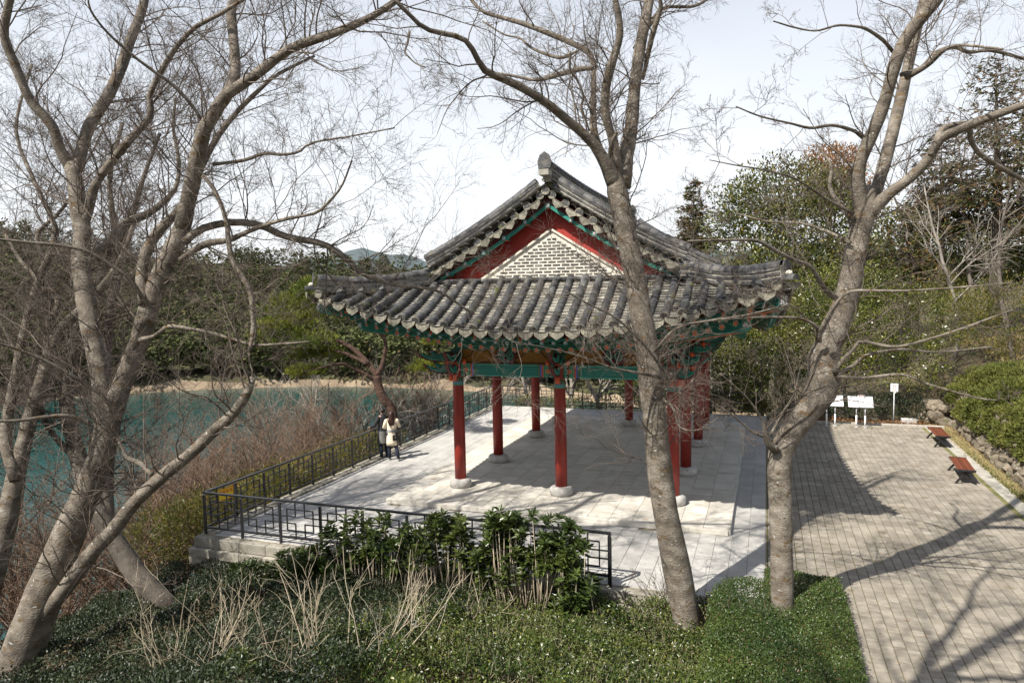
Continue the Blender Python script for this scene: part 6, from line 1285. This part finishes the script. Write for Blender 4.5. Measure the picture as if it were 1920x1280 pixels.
# upright boxwood sprigs standing out of the cover
rng = np.random.default_rng(85); ns = 2600; sx = rng.uniform(7.2, 13.4, ns); sy = rng.uniform(-5.5, -.45, ns); okk = np.hypot(sx-12.42, sy+.95) > .35; sx, sy = sx[okk], sy[okk]; ns = len(sx)
b_ = np.column_stack([sx, sy, ground_z(sx, sy)+.30*(1-.9*np.exp(-((sx-12.5)/1.1)**2-((sy+2.2)/1.5)**2))-.1*np.exp(-((sx-12.5)/1.1)**2-((sy+2.2)/1.5)**2)]); SPp, SPr = grow(rng, b_, np.column_stack([rng.normal(0, .35, ns), rng.normal(0, .35, ns), np.ones(ns)]), rng.uniform(.18, .42, ns), np.full(ns, .004), 4, .12)
m = MB(); tt = rng.uniform(.3, 1, (ns, 14))*4; ii = np.minimum(tt.astype(int), 3); ff = (tt-ii)[..., None]; rr_ = np.arange(ns)[:, None]; Q = (SPp[rr_, ii]*(1-ff)+SPp[rr_, ii+1]*ff).reshape(-1, 3); kq = len(Q)
leaves(m, rng, Q, rdir(rng, kq)*np.array([1, 1, .5])+np.array([0, 0, .55]), np.array([0, 0, 1.])+rdir(rng, kq)*.6, .056*rng.uniform(.7, 1.2, kq), .031); o = m.build('boxwood_sprigs', 'leaf_box'); tag(o, 'upright leafy boxwood sprigs standing out of the low cover', 'ground cover', kind='stuff')
m = MB(); tubes_batch(m, SPp, SPr, 3); o2 = m.build('sprig_stems', 'twig_pale', o, True)
# clipped hedge round the crooked tree
rng = np.random.default_rng(84); hd = thing('clipped_hedge', 'dense clipped evergreen hedge round the foot of the crooked tree', 'hedge', (14.1, -1.8, -.1)); m = MB(); k = 70000
x = rng.uniform(12.75, 15.25, k); y = rng.uniform(-5.2, .75, k); ok = (np.hypot(x-14.07, y+1.1) > .24) & ~((x < 13.75) & (y > -.15)) & (x+.35*y < 15.6); x, y = x[ok], y[ok]; k = len(x)
edge = np.minimum(np.minimum(x-12.75, 15.25-x), .78-y); top = .66+.05*np.sin(x*5)*np.sin(y*4.1)-.55*np.exp(-np.maximum(edge, 0)/.10); z = -.12+(top)*(1-np.abs(rng.normal(0, .12, k))); z = np.where(edge < .14, -.12+rng.random(k)*(top+.1), z)
sz = rng.uniform(.7, 1.3, k); leaves(m, rng, np.column_stack([x-14.1, y+1.8, z+.1]), rdir(rng, k)+np.array([0, 0, .7]), rdir(rng, k)*.8+np.array([0, 0, .8]), .036*sz, .022*sz); m.build('foliage', 'leaf_hedge', hd, kind='stuff')
m = MB()
for _ in range(60): a = RNG.uniform(-1.1, 1.0), RNG.uniform(-3, 1.8); m.tube([(a[0], a[1], 0), (a[0]+RNG.normal(0, .1), a[1]+RNG.normal(0, .1), .5)], [.008, .004], 4)
m.build('stems', 'bark_dark', hd)
# leafy shrubs with whorled leaves in front of the fence
def whorl_shrub(label, tips, base, seed, leaf=.13):
    rng = np.random.default_rng(seed); t = thing('whorled_shrub', label, 'shrub', tuple(base)); m = MB(); s2 = MB()
    for tp in tips:
        d = unit(tp-base+np.array([0, 0, .6])); n = 9
        for lay in range(2):
            c = tp-base-d*.08*lay; an = rng.random()*6+np.arange(n)*2*math.pi/n; u = unit(np.cross(d, (1, 0, .1))); w_ = np.cross(d, u); A = np.cos(an)[:, None]*u+np.sin(an)[:, None]*w_+d*(.65-.45*lay)+rng.normal(0, .28, (n, 3)); P = np.repeat(c[None], n, 0); sz = rng.uniform(.75, 1.2, n); leaves(m, rng, P, A, np.broadcast_to(d, (n, 3))+rng.normal(0, .3, (n, 3)), leaf*sz, leaf*.40*sz, .18)
        q0 = (tp-base)*np.array([.62, .5, 0]); q0[0] = round(q0[0]/.35)*.35
        if rng.random() < .55: s2.tube([tuple(q0+np.array([rng.normal(0, .04), 0, -.1])), tuple(q0*.4+(tp-base)*np.array([.6, .6, .5])+rng.normal(0, .04, 3)), tuple(tp-base-d*.1)], [.014, .010, .005], 5)
    m.build('foliage', 'leaf_shrub', t, kind='stuff'); s2.build('stems', 'twig_pale', t, True); return t
def tips_px(boxes, y, seed, n):
    r_ = random.Random(seed); out_ = []
    for u, v, w_, h_ in boxes:
        for _ in range(n):
            a = r_.random()*2*math.pi; q = math.sqrt(r_.random()); out_.append(on_plane(u+q*w_/2*math.cos(a), v+q*h_/2*math.sin(a), 1, y+r_.uniform(-.45, .35)))
    return out_
for lb, boxes, y, n, sd in (('leafy shrub with whorled leaves covering the middle of the front fence', [(690, 1005, 170, 90), (745, 1030, 130, 90), (620, 1050, 140, 60)], -.75, 60, 1), ('upright leafy shrub poking over the front fence rail beside the bushiest one', [(835, 985, 70, 60), (850, 1030, 140, 90)], -.7, 42, 2),
                            ('bushiest broad leaved shrub in front of the right half of the fence', [(945, 990, 80, 70), (1000, 1015, 190, 100), (950, 1060, 170, 70), (1050, 1045, 120, 90)], -.8, 62, 3), ('low broad leaved shrub at the fence end post', [(1085, 1100, 80, 50), (1060, 1135, 60, 40)], -.9, 34, 4),
                            ('dark leaved shrub below the left part of the front fence', [(560, 1060, 120, 50), (480, 1075, 120, 40), (600, 1110, 150, 50)], -.95, 40, 5)):
    tp = tips_px(boxes, y, sd, n); c = np.mean(tp, 0); whorl_shrub(lb, tp, np.array([c[0], c[1]-.1, gz(c[0], c[1])]), 400+sd, .18)
# pale leafless shrubs in the foreground
for q, (u, v, H) in enumerate(((400, 1320, 2.1), (500, 1330, 2.2), (590, 1310, 2.1), (680, 1310, 2.2), (760, 1250, 1.7), (320, 1290, 1.8), (880, 1200, 1.3), (830, 1140, 1.4))):
    c = on_plane(u, v, 2, -.35); c = on_plane(u, v, 2, gz(c[0], c[1])); bare_bush('bare_shrub', 'straw coloured leafless shrub standing in the dark ground cover', (c[0], c[1], gz(c[0], c[1])), H, 420+q, 9, 'twig_pale', .40, .011, 'pale leafless shrubs in the foreground', 3, 2, .0034)
for q, (u, v, H) in enumerate(((1390, 1190, .9), (1240, 1110, .8))):
    c = on_plane(u, v, 2, .1); bare_bush('bare_shrub', ['tangled dead twigs sticking out of the clipped hedge beside the crooked tree', 'thin dead twigs at the terrace edge between the two trunks'][q], (c[0], c[1], 0), H, 440+q, 10, 'twig', .5, .008, None, 5, 3, .003)
# dry leaves and grass
rng = np.random.default_rng(90); k = 2600; x = rng.uniform(14, 21, k); y = rng.uniform(19.95, 21.6, k); m = MB(); leaves(m, rng, np.column_stack([x, y, ground_z(x, y)+.05+.05*rng.random(k)]), rdir(rng, k)*np.array([1, 1, .3]), np.array([0, 0, 1.])+rdir(rng, k)*.5, .09, .055); o = m.build('leaf_litter', 'leaf_dry'); tag(o, 'brown fallen leaves along the far end of the path', 'leaves', kind='stuff')
k = 9000; x = rng.uniform(20.5, 21.5, k); y = rng.uniform(3, 20.5, k); m = MB(); leaves(m, rng, np.column_stack([x, y, np.full(k, -.04)]), rdir(rng, k)*.6+np.array([0, 0, .8]), rdir(rng, k), rng.uniform(.05, .13, k), .012); o = m.build('verge_grass', 'dry_grass'); tag(o, 'short dry grass in the ditch beside the path', 'grass', kind='stuff')
k = 1500; x = 20.62+rng.normal(0, .07, k); y = rng.uniform(3, 15, k); m = MB(); leaves(m, rng, np.column_stack([x, y, np.full(k, -.03)]), rdir(rng, k)*.6+np.array([0, 0, .6]), rdir(rng, k), rng.uniform(.05, .11, k), .03); o = m.build('verge_weeds', 'leaf_box'); tag(o, 'small green weeds along the path edge', 'weeds', kind='stuff')
k = 16000; x = rng.uniform(24.5, 36, k); y = rng.uniform(12, 34, k); m = MB(); leaves(m, rng, np.column_stack([x, y, ground_z(x, y)]), rdir(rng, k)*.6+np.array([0, 0, .8]), rdir(rng, k), rng.uniform(.15, .4, k), .03); o = m.build('bank_grass', 'dry_grass'); tag(o, 'straw coloured dry grass on the bank above the hedge', 'grass', kind='stuff')

rng = np.random.default_rng(91); k = 420; x = np.where(rng.random(k) < .6, rng.uniform(13.9, 20.3, k), rng.uniform(1, 13.5, k)); y = rng.uniform(-2, 19.5, k); z = np.where((x > PX0) & (x < PX1) & (y > PY0) & (y < PY1), PZ+.012, np.where(x > 13.85, .012, .012)); ok = ~((x < 15.4) & (y < .8)); x, y, z = x[ok], y[ok], z[ok]; k = len(x); m = MB()
leaves(m, rng, np.column_stack([x, y, z]), rdir(rng, k)*np.array([1, 1, .15]), np.array([0, 0, 1.])+rdir(rng, k)*.3, rng.uniform(.03, .06, k), .025); o = m.build('fallen_leaves', 'leaf_dry'); tag(o, 'few dry leaves blown over the paving of terrace and path', 'leaves', kind='stuff')
bpy.context.view_layer.update()
# ------------------------------------------------------------------ bring building units to metres
for o in list(SC.objects):
    if o.parent is None and o.type in ('MESH', 'EMPTY'):
        o.matrix_world = Matrix.Scale(UNIT, 4)@o.matrix_world
